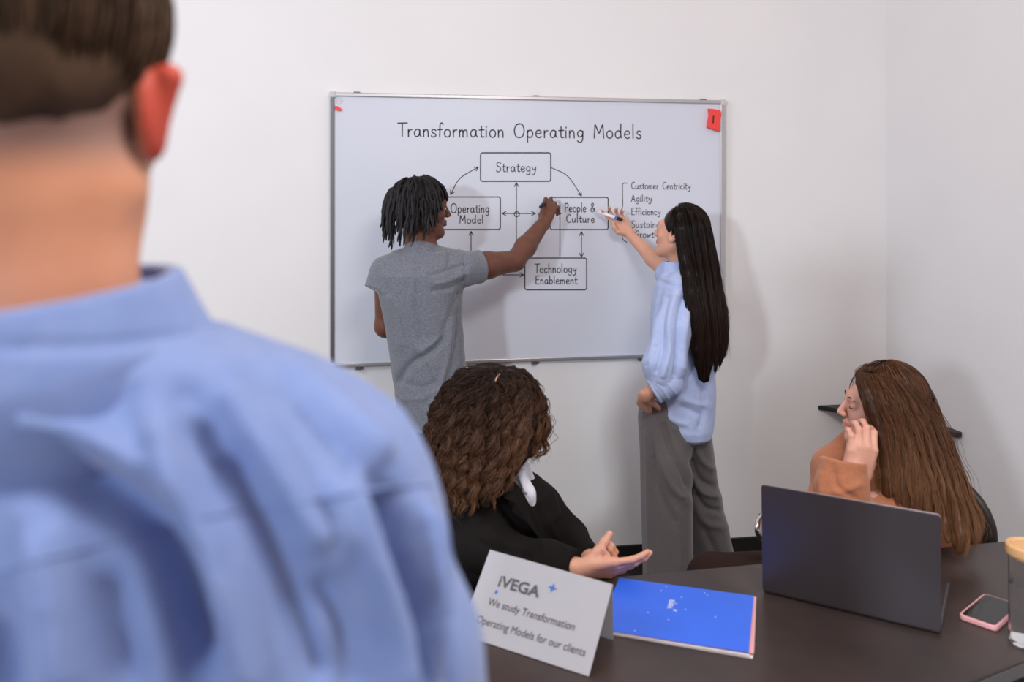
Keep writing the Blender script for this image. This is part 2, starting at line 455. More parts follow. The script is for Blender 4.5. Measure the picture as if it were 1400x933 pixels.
def guide_strands(guides, n, rad, seg=26, r=.0011, wave=0, wl=.03, near=.6, seed=1, endj=.15, sides=3, frizz=.0, clumps=90, cr=.006):
    """strands in clumps that follow curves interpolated between neighbouring guide curves"""
    g = np.random.default_rng(seed)
    G = np.array([catmull([V(*p) for p in gd], seg) for gd in guides])
    K = clumps; cu = (np.arange(K)+g.uniform(0, 1, K))/K*(len(G)-1-1e-6); ca = g.uniform(0, 2*np.pi, K); cd = np.sqrt(g.uniform(.2, 1, K)); cph = g.uniform(0, 6.28, K); cwl = g.uniform(.8, 1.3, K); clen = g.uniform(0, endj, K)
    c = g.integers(0, K, n)
    s = np.linspace(0, 1, seg); rr = np.interp(s, np.linspace(0, 1, len(rad)), rad)
    u = np.clip(cu[c], 0, len(G)-1-1e-6); i = u.astype(int); t = (u-i)[:, None, None]
    P = G[i]*(1-t)+G[i+1]*t
    off = np.stack([np.cos(ca)*cd, -np.abs(np.sin(ca))*cd*near*2+.3, np.sin(ca)*cd*.5], 1)[c]
    P = P+off[:, None, :]*rr[None, :, None]
    jit = g.normal(0, 1, (n, 3)); jit /= np.linalg.norm(jit, axis=1, keepdims=True); jit *= np.sqrt(g.uniform(0, 1, n))[:, None]
    P = P+jit[:, None, :]*(cr*np.interp(s, [0, .25, .8, 1], [.9, 1, .9, .5]))[None, :, None]
    P += np.cumsum(g.normal(0, 1, (n, seg, 3)), 1)*frizz
    if wave:
        L = np.linalg.norm(np.diff(P, axis=1), axis=2).cumsum(1); L = np.hstack([np.zeros((n, 1)), L])
        q = 2*np.pi*L/wl/cwl[c][:, None]+cph[c][:, None]+g.normal(0, .35, n)[:, None]; am = wave*np.clip(s*3.5, .12, 1)[None]*g.uniform(.7, 1.2, n)[:, None]
        P[:, :, 0] += am*np.sin(q); P[:, :, 1] += am*np.cos(q)*.8; P[:, :, 2] += am*.4*np.sin(q*1.3)
    cut = 1-clen[c]-g.uniform(0, endj*.5, n)
    idx = s[None]*cut[:, None]*(seg-1); i0 = np.minimum(idx.astype(int), seg-2); ft = (idx-i0)[:, :, None]
    P = np.take_along_axis(P, i0[:, :, None].repeat(3, 2), 1)*(1-ft)+np.take_along_axis(P, (i0+1)[:, :, None].repeat(3, 2), 1)*ft
    R = np.full((n, seg), r)*g.uniform(.6, 1.3, n)[:, None]*np.interp(s, [0, .08, .85, 1], [.6, 1, .9, .15])[None]
    v, q = tubes(P, R, sides)
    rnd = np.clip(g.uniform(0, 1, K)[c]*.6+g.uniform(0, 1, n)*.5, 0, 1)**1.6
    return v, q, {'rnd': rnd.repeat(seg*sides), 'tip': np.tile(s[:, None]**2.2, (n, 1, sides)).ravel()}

def merge(*parts):
    vs, qs, at = [], [], {}; off = 0
    keys = {k for p in parts for k in p[2]}
    for v, q, a in parts:
        vs.append(v); qs.append(q+off); off += len(v)
        for k in keys: at.setdefault(k, []).append(np.asarray(a.get(k, np.zeros(len(v)))))
    return np.vstack(vs), np.vstack(qs), {k: np.concatenate(x) for k, x in at.items()}

def mass(guides, rad, h=.005, k=.02, extra=None):
    F = Field(h)
    for gd in guides:
        P = catmull([V(*p) for p in gd], 12); rr = np.interp(np.linspace(0, 1, 12), np.linspace(0, 1, len(rad)), rad)
        F.path(list(P), list(rr), k)
    if extra: extra(F)
    return F.mesh()

# ================================================================== THE ROOM
WY = 3.7304                                   # back wall plane (room y)
CX = float(room([1.815, 4.077, 0])[0])        # right wall plane (room x)
def rbox(name, lo, hi, m, kind='structure', parent=None, bev=0):
    lo = np.array(lo, float); hi = np.array(hi, float)
    o = frame_box(name, (lo+hi)/2, AX, (hi-lo)/2, m, parent, bev, rooms=True)
    if kind: o['kind'] = kind
    return o
rbox('floor', (-3.2, -1.6, -.1), (CX+.12, WY+.12, 0), M_FLOOR)
rbox('wall_back', (-3.2, WY, 0), (CX, WY+.12, 3.0), M_WALL)
rbox('wall_right', (CX, -.4, 0), (CX+.12, WY+.12, 3.0), M_WALL)
rbox('baseboard_back', (-3.2, WY-.014, 0), (CX-.014, WY, .068), M_BASEB, bev=.002)
rbox('baseboard_right', (CX-.014, -.4, 0), (CX, WY, .068), M_BASEB, bev=.002)

# ------------------------------------------------------------------ whiteboard
BF = WY-.022                                  # writing surface plane
def B(px, py, y=None):
    """a point of the writing surface: (room x, room z) seen at that place"""
    y = BF if y is None else y
    u = (px-700)/FPX; d = y/(CT-u*ST)          # -X*ST + D*CT = y
    return u*d*CT+d*ST, CAM_Z-(py-HY)/FPX*d
xl, zt = B(451.5, 126, WY-.03); xr, _ = B(992, 137, WY-.03); zb = B(451.5, 503.5, WY-.03)[1]
wb = empty('whiteboard', ((xl+xr)/2, WY, zb), 'large aluminium-framed whiteboard on the back wall with a handwritten diagram', 'whiteboard')
rbox('panel', (xl+.01, BF, zb+.01), (xr-.01, WY-.001, zt-.01), M_BOARD, None, wb)
fw = .017
for (a, b, mm) in [((xl, zt-fw), (xr, zt), M_ALU), ((xl, zb), (xr, zb+fw), M_ALU), ((xl, zb+fw), (xl+fw, zt-fw), M_ALUD), ((xr-fw*1.4, zb+fw), (xr, zt-fw), M_ALU)]:
    rbox('frame_rail', (a[0], WY-.030, a[1]), (b[0], WY-.001, b[1]), mm, None, wb, .003)
for (x, z) in ((xl, zt), (xr, zt), (xl, zb), (xr, zb)):
    rbox('corner_cap', (x-.004 if x == xl else x-.024, WY-.033, z-.024 if z == zt else z-.004), (x+.024 if x == xl else x+.004, WY-.001, z+.004 if z == zt else z+.024), M_CAP, None, wb, .006)
for px in (490, 731, 877):
    x = B(px, 500)[0]; rbox('wall_clip', (x-.013, WY-.026, zb-.014), (x+.013, WY-.001, zb+.004), M_ALUD, None, wb, .003)
for px in (488, 733, 962):
    x = B(px, 130)[0]; rbox('wall_clip', (x-.014, WY-.026, zt-.003), (x+.014, WY-.001, zt+.005), M_ALUD, None, wb, .002)

GL = {
 'a': (56, ['42,42 30,50 14,44 6,25 12,6 26,2 38,14 43,42', '43,44 43,15 52,2']),
 'b': (54, ['8,95 8,2', '8,30 22,48 38,44 44,25 36,5 20,0 8,10']),
 'c': (47, ['40,42 26,50 12,42 6,24 12,6 26,0 40,7']),
 'd': (58, ['42,38 28,50 12,43 6,24 13,5 27,1 40,14', '44,95 43,40 46,2']),
 'e': (50, ['8,26 38,29 39,42 26,50 12,44 6,24 13,5 28,0 43,9']),
 'f': (36, ['38,84 28,94 18,84 16,50 15,0', '2,48 32,50']),
 'g': (54, ['42,42 28,50 12,42 7,26 14,10 28,8 40,20 43,46', '43,46 42,0 34,-24 18,-28 6,-18']),
 'h': (50, ['8,95 8,0', '8,28 20,46 34,46 38,30 39,0']),
 'i': (20, ['8,48 8,0', '8,66 9,71']),
 'l': (22, ['8,95 8,50 9,0']),
 'm': (72, ['7,48 8,0', '8,30 18,46 28,44 31,28 31,0', '31,30 42,46 54,44 58,28 59,0']),
 'n': (50, ['7,48 8,0', '8,30 20,47 34,44 38,28 39,0']),
 'o': (53, ['26,50 12,43 6,25 12,6 26,0 40,6 46,25 40,43 26,50']),
 'p': (54, ['8,48 8,-30', '8,34 22,50 38,44 44,26 36,6 20,1 8,10']),
 'r': (38, ['8,48 9,0', '9,28 18,44 32,47']),
 's': (42, ['36,42 24,50 10,44 12,30 28,22 36,12 28,1 14,0 4,8']),
 't': (38, ['18,74 17,14 24,1 36,4', '2,48 36,50']),
 'u': (56, ['7,48 8,14 18,1 32,6 40,24 41,48', '41,48 42,14 49,1']),
 'w': (62, ['!4,48 16,2 29,40 43,2 56,48']),
 'y': (50, ['6,48 12,26 24,18 38,34', '43,48 39,10 28,-22 12,-28 4,-20']),
 'A': (62, ['!2,0 28,92 54,0', '12,32 45,33']),
 'C': (64, ['58,80 40,92 18,80 6,48 16,12 38,0 58,12']),
 'E': (56, ['!48,92 8,90 8,2 50,2', '8,48 42,49']),
 'G': (68, ['58,78 40,92 16,80 6,46 16,10 38,0 56,12 58,42', '58,42 36,42']),
 'M': (80, ['!6,0 12,92 38,30 64,92 70,0']),
 'O': (82, ['40,90 18,82 6,46 16,10 38,0 62,10 72,46 62,82 40,92 30,88']),
 'P': (56, ['8,90 8,0', '8,88 36,90 50,74 42,52 8,44']),
 'S': (58, ['50,80 32,92 12,82 14,60 38,46 50,26 38,4 18,0 4,12']),
 'T': (58, ['0,90 64,92', '30,91 29,0']),
 '&': (72, ['62,4 16,66 20,88 36,90 40,72 10,34 6,12 22,0 44,14 58,42']),
 ' ': (50, []),
}
def glyphs(txt):
    x = 0; out = []
    for ch in txt:
        adv, st = GL[ch]
        for s_ in st:
            sharp = s_[0] == '!'; p = np.array([[float(q) for q in t.split(',')] for t in s_.lstrip('!').split()])
            p[:, 0] += x
            if not sharp and len(p) > 2: p = catmull(p, 6*len(p))
            elif len(p) > 2: p = np.array([a+(b-a)*t for a, b in zip(p[:-1], p[1:]) for t in (0, .06, .35, .65, .94)]+[p[-1]])
            out.append(p)
        x += adv+5
    return out, x-8

def ribbons(lines, w, name, parent, m, y=BF, t=.0005):
    """flat pen strokes on the board: lines are lists of room (x, z)"""
    vs, fs = [], []; o = 0
    for L in lines:
        L = np.asarray(L, float); 
        if len(L) < 2: continue
        d = np.gradient(L, axis=0); d /= np.linalg.norm(d, axis=1, keepdims=True)+1e-9
        nn = np.stack([-d[:, 1], d[:, 0]], 1)*w*.56
        L = L.copy(); L[0] -= d[0]*w*.4; L[-1] += d[-1]*w*.4
        a = L+nn; b = L-nn; k = len(L)
        for side in (a, b): vs += [(q[0], y-t, q[1]) for q in side]
        fs += [[o+i, o+i+1, o+k+i+1, o+k+i] for i in range(k-1)]; o += 2*k
    ob = build(name, vs, fs, m, parent, rooms=True)
    return ob

def sharpline(pts):     # dense poly-line so corners stay crisp
    out = []
    for a, b in zip(pts[:-1], pts[1:]):
        for t in np.linspace(0, 1, 5)[:-1]: out.append((a[0]+(b[0]-a[0])*t, a[1]+(b[1]-a[1])*t))
    return out+[pts[-1]]

def write(txt, x0, x1, ybase, cap, ydrop=0., pen=.0036):
    """handwriting between two places of the board, each word a part of the board"""
    G, W = glyphs(txt); x = 0
    words = txt.split(' '); k = 0
    for w_ in words:
        n_ = sum(len(GL[c][1]) for c in w_); res = []
        for p in G[k:k+n_]: res.append([B(x0+(x1-x0)*gx/W, ybase+ydrop*gx/W-cap*gy/92) for gx, gy in p])
        k += n_; ribbons(res, pen, 'written_word', wb, M_INK)
write('Transformation Operating Models', 544, 877, 187, 19, 2.5, pen=.0048)
for a_ in (('Strategy', 678, 733, 235, 13), ('Operating', 616, 669, 291, 12.5), ('Model', 628, 661, 305.5, 11), ('People &', 772, 814, 290, 12),
           ('Culture', 774, 813, 304.5, 11), ('Technology', 731, 788, 373, 12), ('Enablement', 732, 789, 388.5, 11)): write(*a_)
for a_ in (('Customer Centricity', 863, 944, 258.5, 9.5, .5), ('Agility', 863, 891, 276, 9.5), ('Efficiency', 863, 903, 294, 9.5), ('Sustainable', 863, 916, 311.5, 9.5), ('Growth', 868, 899, 325, 9.5)): write(*a_, pen=.0030)
def rrect(x0, y0, x1, y1, r=3):
    p = []
    for cx, cy, a0 in ((x1-r, y0+r, -90), (x1-r, y1-r, 0), (x0+r, y1-r, 90), (x0+r, y0+r, 180)):
        for a in np.linspace(a0, a0+90, 6): p.append((cx+r*math.cos(math.radians(a)), cy+r*math.sin(math.radians(a))))
    p.append(p[0]); return [B(*q) for q in p]
ribbons([rrect(657, 209, 753, 248)], .0048, 'strategy_box', wb, M_INK)
ribbons([rrect(602, 269.5, 684, 314)], .0048, 'operating_box', wb, M_INK)
ribbons([rrect(752, 270, 831.5, 314)], .0044, 'people_box', wb, M_INK)
ribbons([rrect(717.5, 353, 802, 396.5)], .0044, 'technology_box', wb, M_INK)
def arrow(pts, h0=False, h1=True, sz=6):
    P = catmull(np.array(pts, float), 16) if len(pts) > 2 else np.array(pts, float)
    out = [[B(*q) for q in P]]
    for on, tip, bk in ((h1, P[-1], P[-2]), (h0, P[0], P[1])):
        if not on: continue
        a = math.atan2(bk[1]-tip[1], bk[0]-tip[0])
        for s_ in (-.5, .5): out.append([B(*tip), B(tip[0]+sz*math.cos(a+s_), tip[1]+sz*math.sin(a+s_))])
    return out
AR = [((616, 266), (629, 244), (654, 228.5)), ((753, 229), (776, 241), (795, 268))]
for L in (arrow(AR[0], True, True), arrow(AR[1]), arrow(((706, 360), (706, 250))), arrow(((686.5, 292), (732, 292)), True), arrow(((752, 292), (767, 292)), sz=5),
          arrow(((644, 352), (644, 316.5))), arrow(((640, 376), (716, 376))), arrow(((795, 317), (795, 351.5)), True)):
    ribbons(L, .0034, 'drawn_arrow', wb, M_INK)
ribbons([[B(706.5+3.5*math.cos(a), 293+3.5*math.sin(a)) for a in np.linspace(0, 6.3, 17)]], .0034, 'drawn_circle', wb, M_INK)
ribbons([[B(765.5, 275), B(765.5, 350)]], .0034, 'drawn_line', wb, M_INK)
ribbons([[B(*q) for q in catmull([(857, 250.5), (851.5, 251.5), (851, 262), (851, 283), (847.5, 290.5), (851, 297), (851, 310), (851, 326), (857, 331.5)], 50)]], .0034, 'drawn_brace', wb, M_INK)
ribbons([[B(464+4*math.cos(a), 138+4*math.sin(a)) for a in np.linspace(0, 6.3, 17)], [B(462, 138), B(466.5, 138)]], .003, 'faint_logo', wb, M_GHOST)
# red eraser and red magnet
def board_slab(name, pts, t, m, **kw):
    p = [(B(*q)[0], BF, B(*q)[1]) for q in pts]
    return prism(name, p, (0, -t, 0), m, kw.get('parent'), kw.get('bev', 0), rooms=True)
ex, ez = B(975.5, 165)
er = empty('eraser', (ex, BF, ez), 'bright red magnetic eraser at the upper right corner of the whiteboard', 'eraser')
cur = catmull([(967, 149), (968, 156), (967.5, 162), (966, 169), (965.5, 175)], 9).tolist()
cur2 = catmull([(982, 180.5), (982.5, 172), (983, 164), (984, 157), (982.5, 151)], 9).tolist()
board_slab('eraser_body', cur+cur2, .022, M_RED, parent=er, bev=.002)
e2 = ribbons([[B(975.5, 159, BF-.022), B(974.8, 168, BF-.022)]], .006, 'dark_mark', er, M_INK, BF-.0225)
mx_, mz_ = B(462, 149)
mg = board_slab('magnet', [(458.2, 145.5), (461, 145.2), (464.5, 147), (466.8, 150), (466, 152), (462, 151.8), (459, 150.5), (457.8, 148)], .009, M_RED)
mg['label'] = 'small rounded red magnet at the upper left corner of the whiteboard'; mg['category'] = 'magnet'

# ------------------------------------------------------------------ corner shelf
c0 = np.array([CX, WY]); zsh = .672
xs = float(room([1.461, 4.019, 0])[0]); ys = float(room([1.875, 3.547, 0])[1])
sh = empty('corner_shelf', (CX-.15, WY-.2, zsh), 'black triangular corner shelf mounted where the two white walls meet', 'shelf')
prism('shelf_board', [(xs, WY-.001, zsh-.022), (xs+.03, WY-.03, zsh-.022), (CX-.03, ys-.01, zsh-.022), (CX-.001, ys, zsh-.022), (CX-.001, WY-.001, zsh-.022)], (0, 0, .022), M_SHELF, sh, .003, rooms=True)
prism('bracket', [(CX-.18, WY-.001, zsh-.022), (CX-.18, WY-.12, zsh-.022), (CX-.18, WY-.001, zsh-.12)], (.01, 0, 0), M_SHELF, sh, 0, rooms=True)

# ------------------------------------------------------------------ table
TZ = .75
poly = [(-.55, 1.84), (1.72, 2.296), (1.74, 2.06), (1.004, 1.640), (.85, 1.560), (.30, 1.27), (.1, 1.2), (-.55, 1.2)]
tb = empty('meeting_table', tuple(room([.5, 1.7, 0])), 'large dark brown meeting table with a mottled satin top', 'table')
prism('tabletop', [(x, d, TZ-.006) for x, d in poly], (0, 0, .006), M_TABLE, tb, .002)
pin = np.array(poly); cen = pin.mean(0); pin2 = cen+(pin-cen)*.997
prism('edge_band', [(x, d, TZ-.034) for x, d in pin2], (0, 0, .028), M_TABLEE, tb, .002)
for (x, d) in ((-.42, 1.75), (-.42, 1.3), (1.6, 2.17), (.55, 1.5)):
    frame_box('leg', (x, d, (TZ-.034)/2), AX, (.03, .03, (TZ-.034)/2), M_BLACKM, tb, .004)

# ------------------------------------------------------------------ laptop
pl = np.array([.570, 1.915]); pr = np.array([.881, 1.727]); w_ = pr-pl; wl = np.linalg.norm(w_); wx = np.array([*(w_/wl), 0]); dp = np.array([-wx[1], wx[0], 0])
bc = np.array([*(pl+pr)/2, 0]); lw = wl/2
lp = empty('laptop', tuple(room([bc[0], bc[1], TZ])), 'open dark grey laptop seen from the back of its lid', 'laptop')
frame_box('laptop_base', bc+dp*.125+np.array([0, 0, TZ+.009]), (wx, dp, AX[2]), (lw, .122, .007), M_LAP, lp, .004)
lt = math.radians(3.0); lu = np.array([0, 0, math.cos(lt)])-dp*math.sin(lt); ln = np.cross(wx, lu)
lidc = bc+dp*.004+np.array([0, 0, TZ+.008])+lu*.122
def rslab(name, c, X, Y, N, hx, hy, t, r, m, parent, bev=.001):
    p = []
    for sx, sy, a0 in ((1, -1, -90), (1, 1, 0), (-1, 1, 90), (-1, -1, 180)):
        for a in np.linspace(a0, a0+90, 7):
            p.append(c+X*(sx*(hx-r)+r*math.cos(math.radians(a)))+Y*(sy*(hy-r)+r*math.sin(math.radians(a))))
    return prism(name, p, N*t, m, parent, bev)
rslab('lid_back', lidc, wx, lu, -ln if ln@dp > 0 else ln, lw, .122, .003, .007, M_LAP, lp)
rslab('lid_bezel', lidc+(ln if ln@dp > 0 else -ln)*.0005, wx, lu, (ln if ln@dp > 0 else -ln), lw-.0003, .1222, .0035, .007, M_LAPE, lp, .0005)
rslab('screen', lidc+(ln if ln@dp > 0 else -ln)*.004, wx, lu, (ln if ln@dp > 0 else -ln), lw-.006, .112, .0006, .002, M_SCREEN, lp, 0)
tube_obj('hinge', [bc+wx*(-.12)+np.array([0, 0, TZ+.012])+dp*.007, bc+wx*.12+np.array([0, 0, TZ+.012])+dp*.007], .005, M_BLACKM, lp, n=3)
for r_ in range(5):
    for c_ in range(13):
        frame_box('key', bc+dp*(.05+r_*.019)+wx*(-.13+c_*.0217)+np.array([0, 0, TZ+.0175]), (wx, dp, AX[2]), (.0092, .008, .0012), M_BLACKM, lp)
frame_box('touchpad', bc+dp*.195+np.array([0, 0, TZ+.0163]), (wx, dp, AX[2]), (.05, .03, .0005), M_BLACKM, lp)

# ------------------------------------------------------------------ folded card
fr = np.array([.144, 1.577, TZ+.0015]); fl = np.array([-.1085, 1.733, TZ+.0015])
rr_ = V(838, 799.5, 1.700); rl_ = rr_+(fl-fr)+np.array([0, 0, .006]); bk = V(838.7, 876, 1.71); bk[2] = TZ+.0015; bl_ = bk+(fl-fr)
tc_ = empty('folded_card', tuple(room((fr+fl)/2)), 'white folded tent card with grey print and a small blue star', 'card')
def sheet(name, a, b, c, d, t, m, parent, bow=0., n=10, **kw):
    """thick sheet a-b (bottom) d-c (top), bowed by bow"""
    a, b, c, d = [np.asarray(q, float) for q in (a, b, c, d)]; nn = np.cross(b-a, d-a); nn /= np.linalg.norm(nn)
    vs = []
    for s_ in (0, 1):
        for j in range(n+1):
            v_ = j/n
            for i in range(n+1):
                u = i/n; vs.append((a*(1-u)+b*u)*(1-v_)+(d*(1-u)+c*u)*v_+nn*(bow*4*v_*(1-v_)-s_*t))
    m_ = (n+1)**2; f = []
    for j in range(n):
        for i in range(n):
            q = [j*(n+1)+i, j*(n+1)+i+1, (j+1)*(n+1)+i+1, (j+1)*(n+1)+i]
            f.append(q); f.append([m_+k for k in q[::-1]])
    ring = [i for i in range(n+1)]+[j*(n+1)+n for j in range(1, n+1)]+[n*(n+1)+i for i in range(n-1, -1, -1)]+[j*(n+1) for j in range(n-1, 0, -1)]
    for k in range(len(ring)): p, q = ring[k], ring[(k+1) % len(ring)]; f.append([q, p, p+m_, q+m_])
    return fixn(build(name, vs, f, m, parent, smooth=False, **kw))
sheet('front_panel', fl, fr, rr_, rl_, .0006, M_PAPER, tc_)
sheet('back_panel', bk, bl_, rl_, rr_, .0006, M_PAPER, tc_)
def text_obj(name, txt, origin, X, Y, size, m, parent, shear=0., sx=1., off=.0009, bold=0.):
    """flat printed text laid on a sheet: origin = baseline start, X/Y unit directions in plan coordinates"""
    cu = bpy.data.curves.new(name, 'FONT'); cu.body = txt; cu.size = size; cu.shear = shear; cu.offset = bold
    tmp = bpy.data.objects.new(name, cu); COL.objects.link(tmp)
    dg = bpy.context.evaluated_depsgraph_get(); me = bpy.data.meshes.new_from_object(tmp.evaluated_get(dg)); 
    bpy.data.objects.remove(tmp)
    N_ = np.cross(X, Y); v = np.array([q.co[:] for q in me.vertices])
    P = np.asarray(origin)+v[:, :1]*X*sx+v[:, 1:2]*Y+N_*off
    return build(name, P, [list(p.vertices) for p in me.polygons], m, parent)
Xc = (fr-fl)/np.linalg.norm(fr-fl); Yc = rl_-fl; hc = np.linalg.norm(Yc); Yc = Yc-Xc*(Yc@Xc); Yc /= np.linalg.norm(Yc)
Nc = np.cross(Xc, Yc)
cp = lambda u, v_: fl+Xc*u*.297+Yc*v_*hc
def card_fit(name, txt, u0, u1, v0, caph, m, bold=0., shear=0.):
    o = text_obj(name, txt, cp(u0, v0), Xc, Yc, caph/.72, m, tc_, bold=bold, shear=shear)
    # stretch to the printed width
    co = np.array([q.co[:] for q in o.data.vertices]); X3 = room(Xc[None])[0]; o3 = room(cp(u0, v0)[None])[0]-np.array(world_loc(tc_))
    s_ = (co-o3)@X3; k_ = (u1-u0)*.297/s_.max()
    co += np.outer(s_*(k_-1), X3)
    for q, c_ in zip(o.data.vertices, co): q.co = c_
    return o
card_fit('logo_print', 'iVEGA', .13, .47, .615, .0235, M_TXT, bold=.0006, shear=-.08)
card_fit('text_print', 'We study Transformation', .115, .80, .385, .0155, M_TXT)
card_fit('text_print', 'Operating Models for our clients', .085, .93, .17, .0155, M_TXT)
st = []
for i in range(8):
    r_ = (.0105 if i % 2 == 0 else .0030); a = math.radians(90+45*i+0); st.append(cp(.545, .76)+Xc*r_*math.cos(a)+Yc*r_*math.sin(a)+Nc*.0005)
prism('star_print', st, Nc*.0004, M_LBLUE, tc_)
prism('dot_print', [cp(.135, .565)+Nc*.0005, cp(.152, .565)+Nc*.0005, cp(.152, .525)+Nc*.0005, cp(.135, .525)+Nc*.0005], Nc*.0003, M_LBLUE, tc_)

# ------------------------------------------------------------------ blue booklet
def onT(px, py, z=0.): d = (CAM_Z-TZ-z)*FPX/(py-HY); return V(px, py, d)
b_tl, b_tr, b_br, b_bl = onT(847, 791, .006), onT(1030.5, 816.5, .008), onT(1024, 894, .008), onT(817, 862.5, .004)
bo = empty('booklet', tuple(room(onT(925, 840))), 'bright blue folder with small white marks lying between card and laptop', 'folder')
def pages(k, z0, z1, sh, m, name, t):
    A, B_, C, D_ = [q.copy() for q in (b_tl, b_tr, b_br, b_bl)]
    for q in (A, B_, C, D_): q[2] = TZ+z0
    B_[2] = TZ+z1; C[2] = TZ+z1
    C += sh; B_ += sh*.6
    return sheet(name, D_, C, B_, A, t, m, bo, n=4)
pages(0, .0022, .0022, np.array([.006, -.006, 0]), M_PAGE, 'pages', .0018)
pages(0, .0060, .0080, np.array([.010, .001, 0]), M_PINK, 'pages', .0010)
pages(0, .0045, .0058, np.array([-.001, -.004, 0]), M_PAGE, 'pages', .0020)
b4 = [q.copy() for q in (b_bl, b_br, b_tr, b_tl)]
for q, z in zip(b4, (.007, .0105, .0105, .007)): q[2] = TZ+z
sheet('cover', *b4, .0008, M_BLUE, bo, bow=.0015, n=12)
bn = np.array([0, 0, 1.])
def bq(px, py, z=None): return onT(px, py, .0092+.0035*(px-820)/205 if z is None else z)
def disc(name, c, r, m, parent, n=12, t=.0003):
    return prism(name, [c+np.array([r*math.cos(a), r*math.sin(a), 0]) for a in np.linspace(0, 2*np.pi, n, endpoint=False)], (0, 0, t), m, parent)
for px, py in ((904, 808), (911, 802.5), (932, 817), (914, 848), (886, 838), (868, 863), (937, 834), (963, 811), (967, 814.5), (978, 844), (925, 826)):
    disc('dot_print', bq(px, py), .0016, M_WPRINT, bo)
st = []
cs = bq(923, 835)
for i in range(8):
    r_ = (.0062 if i % 2 == 0 else .0022); a = math.radians(20+45*i); st.append(cs+np.array([r_*math.cos(a), r_*math.sin(a)*1.2, 0]))
prism('star_print', st, (0, 0, .0003), M_WPRINT, bo)
vx = bq(922, 806)-bq(914, 833); vx[2] = 0; vxl = np.linalg.norm(vx); vx /= vxl; vy = np.array([-vx[1], vx[0], 0])
text_obj('logo_print', 'vega', bq(919, 833), vx, vy, .024, M_WPRINT, bo, off=0., bold=.0004)

# ------------------------------------------------------------------ phone
ph = empty('phone', tuple(room([1.05, 1.80, TZ])), 'smartphone in a pale pink case lying face up beside the lidded glass', 'phone')
p0, p1, p2 = np.array([.953, 1.797, 0]), np.array([1.061, 1.893, 0]), np.array([1.001, 1.722, 0])
Xp = (p1-p0)/np.linalg.norm(p1-p0); Yp = np.array([Xp[1], -Xp[0], 0]); hx, hy = .0735, .0375
pc = p0+Xp*hx+Yp*hy+np.array([0, 0, TZ])
rslab('phone_case', pc+np.array([0, 0, .0005]), Xp, Yp, AX[2], hx, hy, .0105, .011, M_PINK, ph, .002)
rslab('phone_screen', pc+np.array([0, 0, .0108]), Xp, Yp, AX[2], hx-.0045, hy-.0045, .0006, .008, M_SCREEN, ph, 0)

# ------------------------------------------------------------------ lidded glass
jc = V(1406.5, 872, 1.70); jc[2] = TZ+.0005
jr = empty('glass_jar', tuple(room(jc)), 'clear glass of water with a pale wooden lid at the right edge', 'glass')
lathe('glass_body', [(.034, 0), (.0355, .004), (.036, .02), (.036, .178), (.0345, .178), (.0343, .02), (.033, .007)], jc, M_GLASS, jr, 48)
lathe('water', [(.0325, .0075), (.0340, .02), (.0340, .118)], jc, M_WATER, jr, 48)
lathe('wooden_lid', [(.033, .172), (.0335, .179), (.0405, .179), (.0415, .182), (.0415, .196), (.0395, .199), (.033, .199), (.031, .1965)], jc, M_WOOD, jr, 48)

# ------------------------------------------------------------------ chairs
def office_chair(label, base, seat_z, back_c, back_ax, group=None, arms=True):
    r = empty('office_chair', tuple(room([base[0], base[1], 0])), label, 'chair')
    x, y = base
    F = Field(.008); F.ell((x, y, seat_z-.035), (.235, .235, .035), None, .01); P, Q = F.mesh(); build('seat', P, Q, M_LEATH, r, smooth=True)
    X, Y, Z = back_ax
    F = Field(.008)
    R = np.stack([X, Y, Z], 1)
    F.ell(back_c, (.17, .035, .16), R, .01)
    for q in (-.09, -.03, .03, .09): F.cone(back_c+Z*q-X*.13+Y*.036, back_c+Z*q+X*.13+Y*.036, .004, .004, .008, op='s')
    P, Q = F.mesh(); build('backrest', P, Q, M_LEATH, r, smooth=True)
    tube_obj('gas_lift', [(x, y, .08), (x, y, seat_z-.06)], .025, M_CHROME, r, n=3)
    sp = back_c-Z*.13+Y*-.03
    tube_obj('back_bar', [(x, y, seat_z-.065), (x+(sp[0]-x)*.8, y+(sp[1]-y)*.8, seat_z-.06), sp], .014, M_CHROME, r)
    for i in range(5):
        a = 2*np.pi*i/5+.3; ca, sa = math.cos(a), math.sin(a)
        tube_obj('leg', [(x+.02*ca, y+.02*sa, .09), (x+.26*ca, y+.26*sa, .062)], [.018, .012], M_CHROME, r, n=4)
        c = np.array([x+.26*ca, y+.26*sa, .027]); t_ = np.array([-sa, ca, 0])
        tube_obj('caster', [c-t_*.015, c+t_*.015], .026, M_BLACKM, r, n=3)
    return r
bd = np.array([.93, .25, -.28]); bd /= np.linalg.norm(bd)      # chair back of the woman on the right
bc3 = V(1286, 714, 2.50)
Yb = np.array([-.85, -.5, 0]); Yb /= np.linalg.norm(Yb); Xb = np.array([-Yb[1], Yb[0], 0]); 
ch1 = office_chair('black padded leather office chair holding the woman in the camel blazer', (1.10, 2.50), .46, bc3, (Xb, Yb, AX[2]))
loop = [V(1052, 700, 2.42), V(1040, 706, 2.36), V(1035.5, 719, 2.33), V(1038, 733, 2.33), V(1052, 742, 2.36), V(1075, 744, 2.40), V(1110, 740, 2.45)]
tube_obj('armrest', loop, .0075, M_CHROME, ch1, label='chrome loop armrest')
Yb2 = np.array([.75, .66, 0]); Xb2 = np.array([-.66, .75, 0])
ch2 = office_chair('black office chair under the curly-haired woman in the black blazer', (-.02, 2.27), .46, np.array([-.21, 2.10, .58]), (Xb2, Yb2, AX[2]))

